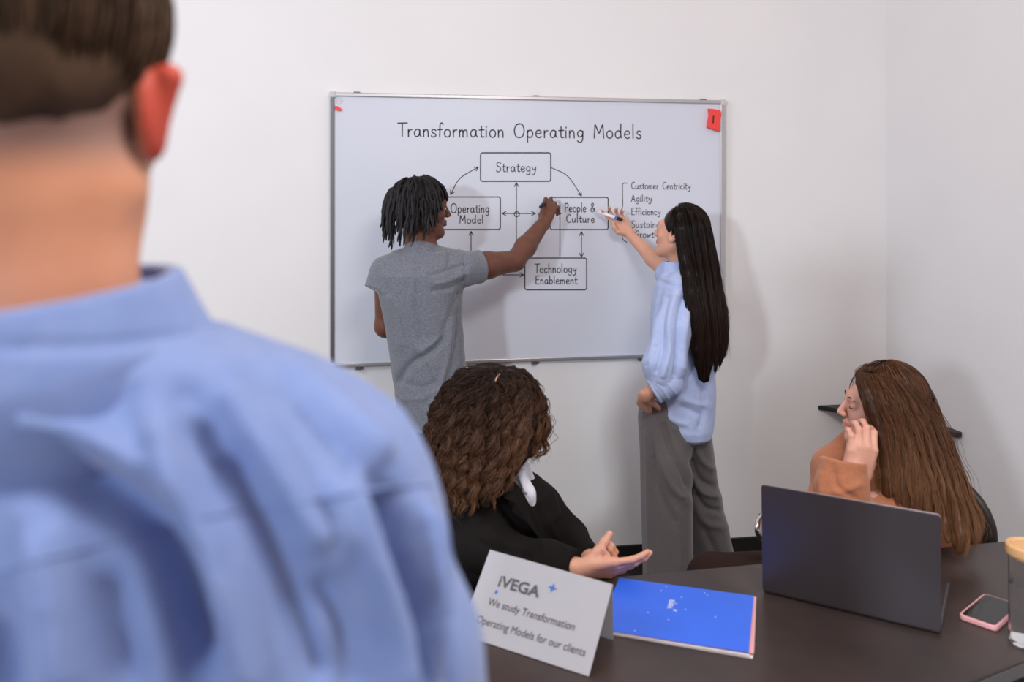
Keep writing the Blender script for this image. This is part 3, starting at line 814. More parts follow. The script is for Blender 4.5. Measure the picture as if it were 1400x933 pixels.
# ================================================================== PEOPLE
def px_at(px, py, d): return V(px, py, d)
def finish(name, F, m, parent, fl=None, ruf=None, attrs=None, label=None):
    P, Q = F.mesh()
    if ruf: P = ruffle(P, Q, *ruf)
    if fl: P = folds(P, Q, fl)
    at = attrs(P) if attrs else None
    return build(name, P, Q, m, parent, smooth=True, attrs=at, label=label)
def eyes(parent, T, R, s, shut=False):
    for q in (1, -1):
        c = T(q*.031, .0752, .0040); F = Field(.0016); F.ell(c, .0118*s); P, Q = F.mesh()
        build('eye', P, Q, M_SEY, parent, smooth=True)
        c2 = T(q*.031, .0845, .0015); F = Field(.0012); F.ell(c2, np.array([.005, .0026, .005])*s, R); P, Q = F.mesh()
        build('iris', P, Q, M_INK, parent, smooth=True)
def brows(parent, T, s, m):
    for q in (1, -1):
        tube_obj('eyebrow', [T(q*.014, .0925, .024), T(q*.030, .0895, .029), T(q*.044, .0795, .024)], [.0016*s, .0022*s, .001*s], m, parent, sides=6, n=10)
def lashes(parent, T, s, m):
    for q in (1, -1):
        tube_obj('eyelashes', [T(q*.020, .0850, .0025), T(q*.031, .0898, .0002), T(q*.042, .0835, .0025)], [.0008*s, .0013*s, .0008*s], m, parent, sides=5, n=10)

# ------------------------------------------------------------------ A: man with locks at the board
D = 3.30
pa = empty('person', tuple(room([-.33, D, 0])), 'man in grey t-shirt with black locks reaching up to write on the whiteboard', 'person')
RA = axes((.95, .31, -.02), (.04, 0, 1)); cA = V(578, 285, 3.31)
F = Field(.0032)
TA = head(F, cA, RA, 1., V(577, 352, 3.30), .056, True)
sh_r, el_r, wr_r = V(634, 368, 3.29), V(704, 357, 3.43), V(744, 304, 3.60)
F.path([sh_r, (sh_r*.55+el_r*.45), el_r], [.054, .052, .042], .02)
F.path([el_r, el_r*.65+wr_r*.35, wr_r], [.040, .044, .028], .015)
thA, tipsA = hand(F, wr_r+(wr_r-el_r)*.02, V(753, 273, 3.665)-wr_r, (.25, .85, -.3), -1,
     [(.35, .75, .5), (.5, .9, .6), (.75, 1.0, .7), (.9, 1.0, .7)], [(.018, .022, -.010), (.034, .050, -.030), (.026, .076, -.042), (.014, .094, -.040)], 1.0, .1)
sl_, el_l, wr_l = V(529, 372, 3.31), V(527, 447, 3.33), V(572, 470, 3.50)
F.path([sl_, el_l, wr_l], [.050, .040, .027], .02)
hand(F, wr_l, (.85, .35, .1), (0, .3, -1), 1, [(.3, .4, .3)]*4, None, 1.0)
F.loft([(.86, *V(590, 560, D)[:2], .13, .09), (1.1, *V(583, 470, D)[:2], .115, .085), (1.3, *V(575, 400, D)[:2], .13, .09), (1.41, *V(578, 360, D)[:2], .11, .07)], .03)
F.path([V(552, 358, D), V(577, 345, D), V(608, 356, D)], [.03, .045, .035], .03)
for q in (-1, 1): F.path([V(590+q*24, 575, D), V(590+q*28, 680, D), V(590+q*30, 810, D)], [.075, .055, .045], .02)
finish('body', F, M_SKIN_A, pa, attrs=lambda P: {'lips_ear_glow': head_attrs(P, TA), 'nail': nail_attr(P, tipsA[:2])})
eyes(pa, TA, RA, 1.)
# shirt
def zz(py, d): return CAM_Z-(py-HY)/FPX*d
def row(py, x0, x1, d, ry): a = V(x0, py, d); b = V(x1, py, d); return (a[2], (a[0]+b[0])/2, d, (b[0]-a[0])/2, ry)
F = Field(.0042)
F.loft([row(582, 548, 642, D, .125), row(560, 544, 641, D, .125), row(520, 538, 638, D, .118), row(480, 533, 635, D, .115), row(440, 526, 632, D, .118), row(405, 519, 632, D, .125), row(375, 516, 636, D, .125), row(358, 524, 634, D, .10), row(345, 540, 622, D, .075)], .025)
F.path([V(566, 349, D), V(528, 372, D)], [.042, .058], .03)
F.path([V(588, 348, D), V(634, 367, 3.29)], [.042, .062], .03)
F.path([V(528, 372, D), V(517, 398, 3.28)], [.058, .056], .02, True)
F.path([sh_r, sh_r+(el_r-sh_r)*.30], [.066, .066], .02, True)
F.cone(V(576, 346, D-.01), V(577, 336, D), .067, .062, .012, True)
fa = [([(632, 395), (600, 470), (560, 500), (540, 530)], 5, -0.0150), ([(628, 408), (608, 455), (575, 482)], 4, 0.0090), ([(628, 420), (622, 480), (600, 560)], 5, -0.0120),
      ([(618, 430), (612, 500), (590, 560)], 5, 0.0090), ([(640, 360), (605, 372), (585, 378)], 3, -0.0075), ([(640, 372), (610, 385), (590, 388)], 3.5, 0.0090), ([(637, 384), (610, 396), (588, 398)], 3, -0.0075),
      ([(565, 470), (590, 500), (610, 540)], 5, 0.0075), ([(545, 520), (575, 530), (600, 520)], 4, -0.0040), ([(543, 545), (575, 545), (605, 530)], 4, 0.0040), ([(612, 340), (615, 352), (612, 365)], 3, -0.0075), ([(634, 345), (636, 368), (633, 392)], 2.5, -0.0075),
      ([(530, 400), (545, 440), (550, 480)], 6, 0.0060), ([(575, 350), (572, 420), (580, 470)], 6, -0.0060)]
finish('t_shirt', F, M_TEE, pa, fa, (.0016, 22, 3, (1, 1, .7)))
c_ = V(577, 341, D-.005)
a_ = np.linspace(0, 2*np.pi, 33); ring = np.stack([c_[0]+.0655*np.cos(a_), c_[1]+.0655*np.sin(a_), c_[2]+.010*np.sin(a_)+.002*np.cos(a_)], 1)
v_, q_ = tubes(ring[None], np.full((1, 33), .006), 6); build('neckband', v_, q_, M_TEE, pa, smooth=True)
F = Field(.007)
for q in (-1, 1): F.path([V(592+q*22, 572, D), V(592+q*27, 680, D), V(592+q*30, 838, D)], [.088, .080, .070], .015, True)
F.ell(V(592, 572, D), (.15, .118, .10))
finish('trousers', F, M_BLKT, pa)
for q in (-1, 1):
    F = Field(.006); b = V(592+q*30, 838, D); F.cone((b[0], b[1], .04), (b[0], b[1]+.17, .035), .045, .038, .01); P, Q = F.mesh(); P[:, 2] = np.maximum(P[:, 2], .001); build('shoe', P, Q, M_SHOE, pa, smooth=True)
# locks
g = np.random.default_rng(5); n = 270
th = g.uniform(0, 2*np.pi, n); ph = np.arccos(g.uniform(-.12, 1, n))
loc = np.stack([np.sin(ph)*np.cos(th), np.sin(ph)*np.sin(th), np.cos(ph)], 1)
keep = ~((loc[:, 1] > .55) & (loc[:, 2] < .62)) & ~((loc[:, 2] < .05) & (loc[:, 1] > .1))
loc = loc[keep]; n = len(loc)
rc = np.array([.078, .096, .090]); ctr = np.array([0, -.016, .028])
P = cA+(ctr+loc*rc)@RA.T
crown = cA+RA@np.array([0, -.03, .12])
d = P-crown; d /= np.linalg.norm(d, axis=1, keepdims=True)
nr = (loc/rc)@RA.T; nr /= np.linalg.norm(nr, axis=1, keepdims=True)
v = d*.8+nr*.6+g.normal(0, .25, (n, 3)); v /= np.linalg.norm(v, axis=1, keepdims=True)
seg = 18; ln_ = g.uniform(.09, .20, n)*np.where(loc[:, 1] < -.3, 1.22, 1)*np.where(loc[:, 1] > .30, .50, 1)*np.where(loc[:, 2] < .3, .75, 1); out = [P-nr*.006]; p = P.copy()
rc2 = rc+.004; loff = g.uniform(0, .013, n)[:, None]
for i in range(seg-1):
    v = v+np.array([0, 0, -1])*.42+g.normal(0, .13, (n, 3)); v /= np.linalg.norm(v, axis=1, keepdims=True)
    p = p+v*(ln_/(seg-1))[:, None]
    q = ((p-cA)@RA-ctr)/(rc2+loff); k = np.linalg.norm(q, axis=1); m_ = k < 1
    q[m_] /= k[m_][:, None]; p = np.where(m_[:, None], cA+(ctr+q*(rc2+loff))@RA.T, p)
    # stay clear of the neck and face
    a = V(577, 340, 3.30); h_ = p[:, :2]-a[:2]; k = np.linalg.norm(h_, axis=1); m_ = (k < .062) & (p[:, 2] < cA[2]-.05)
    p[m_, :2] = a[:2]+h_[m_]/k[m_][:, None]*.066
    lo_ = (p-cA)@RA; m_ = (lo_[:, 1] > .062) & (lo_[:, 2] < .035); lo_[m_, 1] = .062; p = cA+lo_@RA.T
    out.append(p.copy())
S_ = np.stack(out, 1)
R_ = np.interp(np.linspace(0, 1, seg), [0, .15, .8, 1], [.6, 1, .95, .45])[None]*g.uniform(.0048, .0074, n)[:, None]*(1+.12*np.sin(np.arange(seg)*2.4)[None])
v_, q_ = tubes(S_, R_, 7)
F = Field(.005); F.ell(cA+RA@(ctr+np.array([0, -.006, .004])), rc+.004, RA, .01)
F.ell(cA+RA@np.array([0, .14, -.07]), (.08, .115, .105), RA, .004, 's')
P2, Q2 = F.mesh()
vv, qq, at = merge((v_, q_, {'rnd': g.uniform(0, 1, n).repeat(seg*7), 'tip': np.tile(np.linspace(0, 1, seg)[:, None]**2, (n, 1, 7)).ravel()}), (P2, Q2, {}))
build('hair', vv, qq, M_HA, pa, smooth=True, attrs=at)
# his marker
mk = empty('marker', tuple(room(V(750, 276, 3.70))), 'black marker held in the fingers of the man in the grey t-shirt', 'marker')
tube_obj('marker_barrel', [V(739, 283, 3.575), V(753.5, 271, 3.752)], .0068, M_MARKB, mk, n=3)
tube_obj('marker_tip', [V(753.5, 271, 3.752), V(754.6, 269.5, 3.766)], .003, M_INK, mk, n=3)

# ------------------------------------------------------------------ B: woman with long straight hair
D = 3.42
pb = empty('person', tuple(room([.68, D, 0])), 'woman in pale blue shirt and wide grey trousers with waist-long dark hair', 'person')
RB = axes((-.80, .56, .20), (.1, -.08, 1)); cB = V(929, 319, 3.42)
F = Field(.0032)
TB = head(F, cB, RB, .96, V(929, 372, 3.43), .047)
el2, wr2 = V(913, 375, 3.60), V(862, 322, 3.765)
F.path([V(930, 396, 3.48), el2], [.036, .036], .02); F.path([el2, el2*.6+wr2*.4, wr2], [.034, .034, .0215], .015)
thB, tipsB = hand(F, wr2+(wr2-el2)*.03, V(842, 297, 3.775)-wr2, (-.30, -.50, .55), 1,
     [(-.02, .25, .35), (.35, .55, .35), (.55, .70, .4), (.62, .8, .45)], [(.018, .022, -.008), (.042, .044, -.014), (.044, .070, -.022), (.036, .090, -.026)], .93, .15, fat=.88)
slB, elB, wrB = V(933, 404, 3.34), V(915, 520, 3.22), V(882, 542, 3.235)
F.path([slB, elB, wrB], [.038, .038, .026], .02)
hand(F, wrB+(wrB-elB)*.05, V(884, 574, 3.36)-wrB, (.5, .7, .1), -1, [(.2, .3, .2)]*4, None, .9, .02, fat=.95)
F.loft([(.80, *V(920, 560, D)[:2], .10, .12), (1.05, *V(930, 480, D)[:2], .085, .10), (1.26, *V(932, 410, D)[:2], .08, .12), (1.33, *V(930, 392, D)[:2], .045, .06)], .03)
for q, x in ((-1, 910), (1, 944)): F.path([V(x, 585, 3.42+.045*q), V(x+3+q*6, 700, 3.41+.08*q), V(x+6+q*8, 812, 3.41+.10*q)], [.068, .050, .038], .01)
finish('body', F, M_SKIN_B, pb, attrs=lambda P: {'lips_ear_glow': head_attrs(P, TB, .96), 'nail': nail_attr(P, tipsB)})
eyes(pb, TB, RB, .96); brows(pb, TB, .96, M_HB); lashes(pb, TB, .96, M_INK)
lb = TB(-.082, -.004, -.033); F = Field(.0012); F.ell(lb, .0035); P, Q = F.mesh(); build('earring', P, Q, M_CHROME, pb, smooth=True)
F = Field(.0045)
F.loft([row(597, 926, 960, D-.02, .12), row(591, 912, 970, D-.02, .15), row(580, 900, 973, D-.01, .165), row(566, 893, 975, D, .168), row(530, 892, 976, D, .16), row(490, 890, 973, D, .145), row(440, 891, 968, D, .15), row(410, 893, 964, D, .15), row(392, 897, 964, D, .145), row(380, 903, 956, D, .115), row(374, 909, 950, D, .08)], .03)
F.path([V(933, 390, 3.32), V(921, 450, 3.25), V(908, 500, 3.23), V(907, 518, 3.22)], [.060, .070, .078, .060], .025)
F.path([V(930, 388, 3.5), el2+(wr2-el2)*.06], [.060, .052], .02, True)
F.cone(V(929, 388, 3.42), V(927, 372, 3.42), .074, .062, .02, True)
fb = [([(902, 384), (915, 390), (932, 391), (942, 384)], 1.6, -.007), ([(948, 396), (944, 425), (948, 455)], 1.6, -.006), ([(903, 377), (914, 383), (930, 384)], 2.5, .006), ([(905, 395), (895, 430), (893, 470), (885, 500)], 4, 0.0090), ([(912, 400), (905, 440), (904, 480), (895, 515)], 4, -0.0120), ([(925, 400), (915, 440), (915, 480), (905, 520)], 4, 0.0120),
      ([(936, 400), (927, 440), (926, 490), (922, 520)], 3.5, -0.0150), ([(943, 420), (936, 460), (934, 510)], 4, 0.0090), ([(899, 470), (888, 490), (880, 505)], 3, -0.0075),
      ([(925, 555), (945, 562), (960, 570)], 4, -0.0105), ([(930, 545), (950, 552), (970, 556)], 4, 0.0090), ([(905, 560), (920, 575), (945, 582)], 4, 0.0075), ([(960, 530), (962, 560), (955, 590)], 4, -0.0090), ([(898, 555), (910, 575), (930, 588)], 3, -0.0075), ([(912, 365), (906, 380), (898, 395)], 3, 0.0090)]
finish('shirt', F, M_SHIRTB, pb, fb, (.0022, 20, 5, (1, 1, .5)))
F = Field(.003)      # folded collar and rolled cuff
F.cone(V(927, 374, 3.415), V(926, 357, 3.415), .064, .055, .004, True)
F.cone(V(926, 374, 3.415), V(925, 350, 3.415), .048, .048, .002, op='s')
finish('collar', F, M_SHIRTB, pb, [([(905, 378), (908, 366), (912, 356)], 2, .003)])
F = Field(.003); ca, cb = V(914, 523, 3.215), V(893, 536, 3.215)
F.cone(ca, cb, .056, .047, .006, True); F.cone(ca*.55+cb*.45, cb, .051, .052, .004, True); F.cone(ca+(cb-ca)*.7, cb+(cb-ca)*.5, .036, .036, .004, op='s')
finish('rolled_cuff', F, M_SHIRTB, pb, [([(890, 520), (905, 532), (915, 548)], 2, .005), ([(884, 522), (897, 536), (908, 551)], 2, -.004), ([(900, 514), (914, 526), (925, 540)], 2, .004)])
F = Field(.0055)
F.loft([row(540, 876, 930, 3.42, .12), row(575, 873, 945, 3.40, .135), row(600, 875, 944, 3.38, .135), row(620, 876, 944, 3.36, .125), row(700, 878, 945, 3.34, .12), row(780, 880, 946, 3.33, .12), row(830, 881, 948, 3.33, .12)], .012)
F.loft([row(545, 900, 966, 3.44, .12), row(600, 920, 971, 3.46, .135), row(640, 928, 976, 3.48, .125), row(700, 934, 989, 3.50, .12), row(753, 940, 1001, 3.52, .12), row(805, 943, 1008, 3.52, .12)], .012)
ft = [([(905, 575), (915, 610), (930, 640), (941, 670)], 4, -0.0150), ([(893, 560), (898, 610), (915, 660), (938, 685)], 5, 0.0135), ([(920, 580), (932, 600), (943, 612)], 4, 0.0105), ([(890, 620), (900, 670), (925, 720)], 5, -0.0090),
      ([(948, 605), (960, 630), (978, 645)], 4, 0.0120), ([(945, 625), (955, 655), (980, 668)], 4, -0.0150), ([(947, 645), (960, 672), (985, 680)], 4, 0.0135), ([(947, 672), (965, 695), (990, 700)], 4, -0.0135), ([(950, 690), (965, 715), (992, 722)], 5, 0.0105),
      ([(884, 590), (886, 680), (887, 790)], 3, 0.0075), ([(894, 600), (895, 700), (897, 790)], 4, -0.0060), ([(925, 690), (930, 740), (928, 790)], 5, 0.0075), ([(960, 720), (975, 750), (985, 780)], 5, -0.0090)]
finish('trousers', F, M_TROUS, pb, ft, (.002, 12, 8, (1, 1, .3)))
for x, d_ in ((914, 3.33), (975, 3.52)):
    F = Field(.006); b = V(x, 815, d_); F.cone((b[0], b[1], .038), (b[0]-.13, b[1]+.10, .03), .04, .034, .01); P, Q = F.mesh(); P[:, 2] = np.maximum(P[:, 2], .001); build('shoe', P, Q, M_SHOE, pb, smooth=True)
GB = [[(927, 289, 3.36), (928, 308, 3.325), (933, 338, 3.31), (940, 372, 3.28), (944, 410, 3.24), (950, 450, 3.22), (954, 488, 3.22), (956, 518, 3.23)],
      [(932, 285, 3.36), (933, 310, 3.31), (939, 345, 3.30), (948, 385, 3.25), (956, 430, 3.21), (961, 480, 3.21), (962, 522, 3.22)],
      [(939, 284, 3.36), (949, 305, 3.31), (954, 345, 3.30), (961, 390, 3.24), (967, 435, 3.21), (970, 480, 3.21), (968, 520, 3.22)],
      [(944, 284, 3.38), (960, 306, 3.34), (966, 345, 3.33), (972, 390, 3.27), (978, 435, 3.23), (981, 475, 3.23), (978, 508, 3.24)],
      [(946, 286, 3.41), (967, 314, 3.40), (973, 352, 3.38), (981, 395, 3.32), (988, 435, 3.27), (989, 470, 3.26), (984, 500, 3.26)]]
def exB(F):
    F.ell(cB+RB@np.array([0, -.022, .034]), (.080, .094, .088), RB, .01)
    F.ell(cB+RB@np.array([0, .13, -.045]), (.12, .115, .105), RB, .004, 's')
M1 = mass(GB, [.006, .014, .020, .020, .016, .006], .005, .02, exB)
M1 = (M1[0], M1[1], {})
S1 = guide_strands(GB, 3400, [.006, .020, .027, .027, .024, .018], 26, .0010, .0012, .16, seed=3, endj=.16, frizz=.0004, near=.75, clumps=150, cr=.007)
S2 = guide_strands([GB[-2], GB[-1], [(947, 288, 3.42), (972, 330, 3.40), (982, 375, 3.36), (991, 420, 3.30), (996, 460, 3.28), (997, 495, 3.28)]], 70, [.01, .01, .014], 26, .0007, .004, .2, seed=4, endj=.3, frizz=.0012)
# strands over the scalp from the crown
def scalp(c, R, rr, lo, part, n, ln, seg=14, r=.0011, seed=0, off=.004, g_=.25, keepf=None, wv=0.):
    g = np.random.default_rng(seed); th = g.uniform(0, 2*np.pi, n*2); ph = np.arccos(g.uniform(lo, 1, n*2))
    l = np.stack([np.sin(ph)*np.cos(th), np.sin(ph)*np.sin(th), np.cos(ph)], 1)
    if keepf is not None: l = l[keepf(l)]
    l = l[:n]; n = len(l); rr = np.array(rr); ctr = np.array([0, -.02, .032]); q = l.copy(); out = []
    d = l-np.array(part); d -= l*(d*l).sum(1, keepdims=True); d /= np.linalg.norm(d, axis=1, keepdims=True)+1e-6
    down = R.T@np.array([0, 0, -1.]); lift = g.uniform(0, off, n)[:, None]
    for i in range(seg):
        out.append(c+(ctr+q*(rr+lift+.001))@R.T)
        d = d+down*g_+g.normal(0, .03+wv, q.shape); d -= q*(d*q).sum(1, keepdims=True); d /= np.linalg.norm(d, axis=1, keepdims=True)+1e-6
        q = q+d*(ln/seg/.09); q /= np.linalg.norm(q, axis=1, keepdims=True)
    S = np.stack(out, 1); Rr = np.full((n, seg), r)*np.interp(np.linspace(0, 1, seg), [0, .1, .9, 1], [.5, 1, 1, .4])[None]
    v, f = tubes(S, Rr, 3); return v, f, {'rnd': (g.uniform(0, 1, n)**1.5).repeat(seg*3), 'tip': np.zeros(n*seg*3)}
S3 = scalp(cB, RB, (.083, .098, .092), -.1, (0, .55, .83), 2600, .13, seed=8, keepf=lambda l: (l[:, 1] < .45-(l[:, 2] < .4)*.35))
vv, qq, at = merge(M1, S1, S2, S3); build('hair', vv, qq, M_HB, pb, smooth=True, attrs=at)
mk = empty('marker', tuple(room(V(832, 294, 3.76))), 'white marker with black cap in the raised hand of the long-haired woman', 'marker')
m0, m1 = V(813, 288, 3.79), V(851, 301, 3.735); ml = m1-m0
tube_obj('marker_barrel', [m0+ml*.12, m0+ml*.80], .0075, M_MARKW, mk, n=3)
tube_obj('marker_tip', [m0, m0+ml*.13], [.002, .005], M_CAP, mk, n=3)
tube_obj('marker_band', [m0+ml*.74, m0+ml*.79], .0079, M_LBLUE, mk, n=3)
tube_obj('marker_cap', [m0+ml*.80, m1], .0082, M_MARKB, mk, n=3)

# ------------------------------------------------------------------ C: curly-haired woman in black
D = 2.24
pcx = empty('person', tuple(room([-.02, D, 0])), 'seated woman with curly brown hair in a black blazer, turned to the whiteboard', 'person')
RC = axes((.72, .68, -.05), (.05, .05, 1)); cC = V(673, 565, 2.20)
F = Field(.0032)
TC = head(F, cC, RC, .97, V(680, 655, 2.22), .048)
eR, wR = V(700, 765, 2.08), V(792, 777, 1.975)
F.path([V(655, 705, 2.14), eR, wR], [.04, .036, .023], .02)
hR = hand(F, wR+(wR-eR)*.02, V(848, 776, 1.975)-wR, (.1, .75, .55), -1, [(.10, .25, .2), (.15, .3, .25), (.25, .35, .3), (.3, .4, .3)], [(.016, .022, -.008), (.030, .044, -.026), (.040, .062, -.046), (.048, .078, -.064)], .92, .05)
eL, wL = V(778, 735, 2.30), V(815, 775, 2.10)
F.path([V(738, 690, 2.34), eL, wL], [.04, .034, .023], .02)
hand(F, wL+(wL-eL)*.02, V(832, 772, 2.03)-wL, (-.3, -.5, .8), -1, [(.25, .5, .4), (.3, .55, .4), (.35, .6, .45), (.4, .6, .5)], [(.02, .02, -.006), (.044, .03, -.012), (.060, .045, -.030), (.066, .055, -.052)], .92, .05)
F.loft([(.50, -.04, 2.26, .13, .10), (.70, -.04, 2.25, .11, .09), (.84, -.035, 2.24, .13, .09), (.90, -.03, 2.23, .09, .07)], .03)
F.path([(-.10, 2.25, .52), (.12, 2.50, .53), (.13, 2.53, .10)], [.08, .06, .045], .02)
F.path([(.03, 2.22, .52), (.27, 2.38, .53), (.28, 2.42, .10)], [.08, .06, .045], .02)
finish('body', F, M_SKIN_B, pcx, attrs=lambda P: {'lips_ear_glow': head_attrs(P, TC, .97), 'nail': P[:, 0]*0})
eyes(pcx, TC, RC, .97); brows(pcx, TC, .97, M_HC); lashes(pcx, TC, .97, M_INK)
F = Field(.005)
F.loft([(.47, -.04, 2.26, .19, .13), (.60, -.045, 2.25, .165, .125), (.74, -.04, 2.24, .15, .12), (.82, -.035, 2.24, .165, .12), (.875, -.03, 2.24, .14, .10), (.91, -.025, 2.24, .09, .08)], .03)
F.path([V(650, 698, 2.15), V(662, 745, 2.08), V(700, 768, 2.07), V(748, 772, 2.02), V(786, 777, 1.985)], [.066, .064, .060, .052, .043], .02, True)
F.path([V(722, 672, 2.33), V(738, 692, 2.34), V(776, 737, 2.29), V(806, 768, 2.15)], [.050, .056, .052, .040], .02, True)
F.path([V(672, 668, 2.22), V(650, 696, 2.17)], [.05, .064], .03)
fc = [([(690, 660), (705, 700), (730, 740)], 4, -.006), ([(715, 680), (735, 720), (745, 755)], 4, .006), ([(665, 720), (690, 740), (720, 750)], 6, .006), ([(650, 740), (690, 755), (730, 762)], 5, -.006), ([(745, 700), (758, 730), (780, 755)], 4, .004)]
finish('blazer', F, M_BLAZER, pcx, fc, (.0022, 14, 12, (1, 1, .7)))
def plate(name, pts, t, m, parent, n=(0, -1, .1), bev=.002):
    P = [V(*p) for p in pts]; nn = np.array(n, float); nn /= np.linalg.norm(nn)
    return prism(name, P, nn*t, m, parent, bev)
plate('lapel', [(696, 650, 2.12), (712, 668, 2.10), (736, 712, 2.12), (744, 745, 2.13), (722, 716, 2.08), (700, 700, 2.06), (704, 688, 2.06), (688, 680, 2.07)], .004, M_BLAZER, pcx)
F = Field(.0032)
F.path([V(704, 650, 2.19), V(718, 676, 2.16), V(730, 700, 2.17)], [.030, .026, .012], .01)
F.path([V(711, 640, 2.21), V(735, 688, 2.26)], [.026, .018], .01)
F.path([V(700, 655, 2.17), V(712, 648, 2.15), V(717, 672, 2.13)], [.012, .012, .008], .006)
finish('white_shirt', F, M_WSHIRT, pcx, [([(706, 655), (712, 668), (722, 685)], 2, -.004)])
F = Field(.006)
F.path([(-.10, 2.25, .52), (.12, 2.50, .53), (.13, 2.53, .06)], [.10, .078, .06], .02, True)
F.path([(.03, 2.22, .52), (.27, 2.38, .53), (.28, 2.42, .06)], [.10, .078, .06], .02, True)
finish('trousers', F, M_BLKT, pcx)
for x, y in ((.13, 2.53), (.28, 2.42)):
    F = Field(.006); F.cone((x, y, .04), (x+.10, y+.10, .03), .04, .034, .01); P, Q = F.mesh(); P[:, 2] = np.maximum(P[:, 2], .001); build('shoe', P, Q, M_SHOE, pcx, smooth=True)
GC = [[(688, 504, 2.17), (716, 512, 2.17), (731, 545, 2.18), (733, 580, 2.18), (727, 605, 2.18), (712, 628, 2.17)],
      [(685, 508, 2.13), (708, 520, 2.10), (719, 560, 2.09), (718, 600, 2.09), (703, 642, 2.08)],
      [(681, 514, 2.11), (696, 535, 2.08), (702, 575, 2.06), (698, 625, 2.06), (686, 672, 2.06)],
      [(677, 521, 2.10), (678, 550, 2.07), (679, 600, 2.05), (672, 650, 2.05), (664, 690, 2.05)],
      [(673, 520, 2.10), (656, 545, 2.07), (650, 600, 2.05), (646, 650, 2.05), (642, 698, 2.04)],
      [(672, 512, 2.12), (642, 530, 2.10), (624, 580, 2.08), (620, 640, 2.07), (626, 700, 2.06)],
      [(680, 505, 2.15), (641, 514, 2.14), (613, 555, 2.15), (604, 610, 2.15), (603, 655, 2.14), (612, 698, 2.12)],
      [(689, 502, 2.21), (641, 509, 2.22), (612, 548, 2.23), (598, 600, 2.23), (596, 650, 2.22), (604, 680, 2.2)]]
def exC(F):
    F.ell(cC+RC@np.array([0, -.022, .028]), (.079, .096, .088), RC, .01)
    F.ell(cC+RC@np.array([0, .135, -.045]), (.09, .11, .10), RC, .004, 's')
M1 = mass(GC, [.003, .006, .018, .022, .020, .008], .005, .02, exC)
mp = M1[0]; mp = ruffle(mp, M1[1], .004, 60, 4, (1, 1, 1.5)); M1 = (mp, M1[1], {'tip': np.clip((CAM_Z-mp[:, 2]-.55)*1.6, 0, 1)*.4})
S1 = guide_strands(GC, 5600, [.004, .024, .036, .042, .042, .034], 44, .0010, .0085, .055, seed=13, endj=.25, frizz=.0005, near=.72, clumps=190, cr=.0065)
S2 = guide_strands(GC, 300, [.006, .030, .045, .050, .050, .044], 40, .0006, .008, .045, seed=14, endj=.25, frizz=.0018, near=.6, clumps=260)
S3 = scalp(cC, RC, (.086, .103, .095), -.1, (-.25, -.30, .92), 4200, .11, r=.0013, seed=18, g_=.35, wv=.06, keepf=lambda l: (l[:, 1] < .5))
S4 = tubes(np.array([catmull([V(677, 526, 2.085), V(679, 517, 2.09), V(687, 508, 2.12)], 8)]), np.full((1, 8), .0018), 5)
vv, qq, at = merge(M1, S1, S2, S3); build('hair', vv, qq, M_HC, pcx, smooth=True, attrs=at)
build('parting', S4[0], S4[1], M_SKIN_B, pcx, smooth=True)

# ------------------------------------------------------------------ D: woman in camel blazer leaning on her hand
pd = empty('person', tuple(room([1.12, 2.42, 0])), 'seated woman with long chestnut hair in a camel blazer resting her cheek on her hand', 'person')
RD = axes((-.95, .16, .04), (.14, -.16, .97)); cD = V(1204, 556, 2.31)
F = Field(.0027)
TD = head(F, cD, RD, .98, V(1232, 652, 2.37), .048)
eD, wD = V(1150, 708, 2.10), V(1172, 622, 2.155)
F.path([V(1250, 680, 2.22), eD, wD], [.042, .038, .027], .015)
F.cone(wD, wD+(0, 0, .02), .027, .026, .01)
hD, tipsD = hand(F, V(1173, 658, 2.145), (.14, -.06, 1), (.05, 1, .15), 1,
      [(.55, .75, .5), (.50, .80, .5), (.42, .85, .5), (.30, .85, .5)], [(.018, .02, -.006), (.040, .045, -.03), (.044, .07, -.045), (.035, .09, -.055)], 1.0, .10)
F.loft([(.50, 1.12, 2.42, .13, .10), (.70, 1.12, 2.42, .11, .09), (.86, 1.11, 2.40, .14, .09), (.93, 1.09, 2.38, .09, .07)], .03)
fD = V(1150, 640, 2.46); F.path([fD, V(1135, 700, 2.42), V(1180, 735, 2.25)], [.04, .036, .025], .02)
hand(F, V(1180, 735, 2.25), (.5, -.6, -.03), (0, 0, -1), 1, [(.1, .2, .2)]*4, None, .92)
F.path([(1.04, 2.46, .52), (.58, 2.44, .55), (.62, 2.46, .10)], [.08, .055, .045], .02)
F.path([(1.16, 2.36, .52), (.78, 2.40, .55), (.80, 2.42, .10)], [.085, .062, .045], .02)
finish('body', F, M_SKIN_D, pd, attrs=lambda P: {'lips_ear_glow': head_attrs(P, TD, .98), 'nail': nail_attr(P, tipsD[:4], .0075)})
eyes(pd, TD, RD, .98); brows(pd, TD, .98, M_HD); lashes(pd, TD, .98, M_INK)
F = Field(.0045)
F.loft([(.47, 1.12, 2.43, .18, .14), (.60, 1.12, 2.42, .165, .135), (.74, 1.12, 2.41, .165, .13), (.83, 1.12, 2.40, .175, .13), (.885, 1.11, 2.39, .15, .11), (.93, 1.10, 2.38, .10, .085)], .03)
F.path([V(1262, 668, 2.24), V(1232, 706, 2.17), V(1160, 718, 2.12)], [.066, .066, .060], .03)
F.path([V(1156, 716, 2.115), V(1150, 672, 2.13), V(1153, 630, 2.145)], [.058, .062, .055], .02, True)
F.path([V(1168, 612, 2.40), V(1142, 640, 2.42), V(1133, 690, 2.40), V(1170, 728, 2.28)], [.052, .060, .056, .045], .02, True)
F.cone(V(1158, 640, 2.15), V(1153, 615, 2.15), .044, .044, .003, op='s')
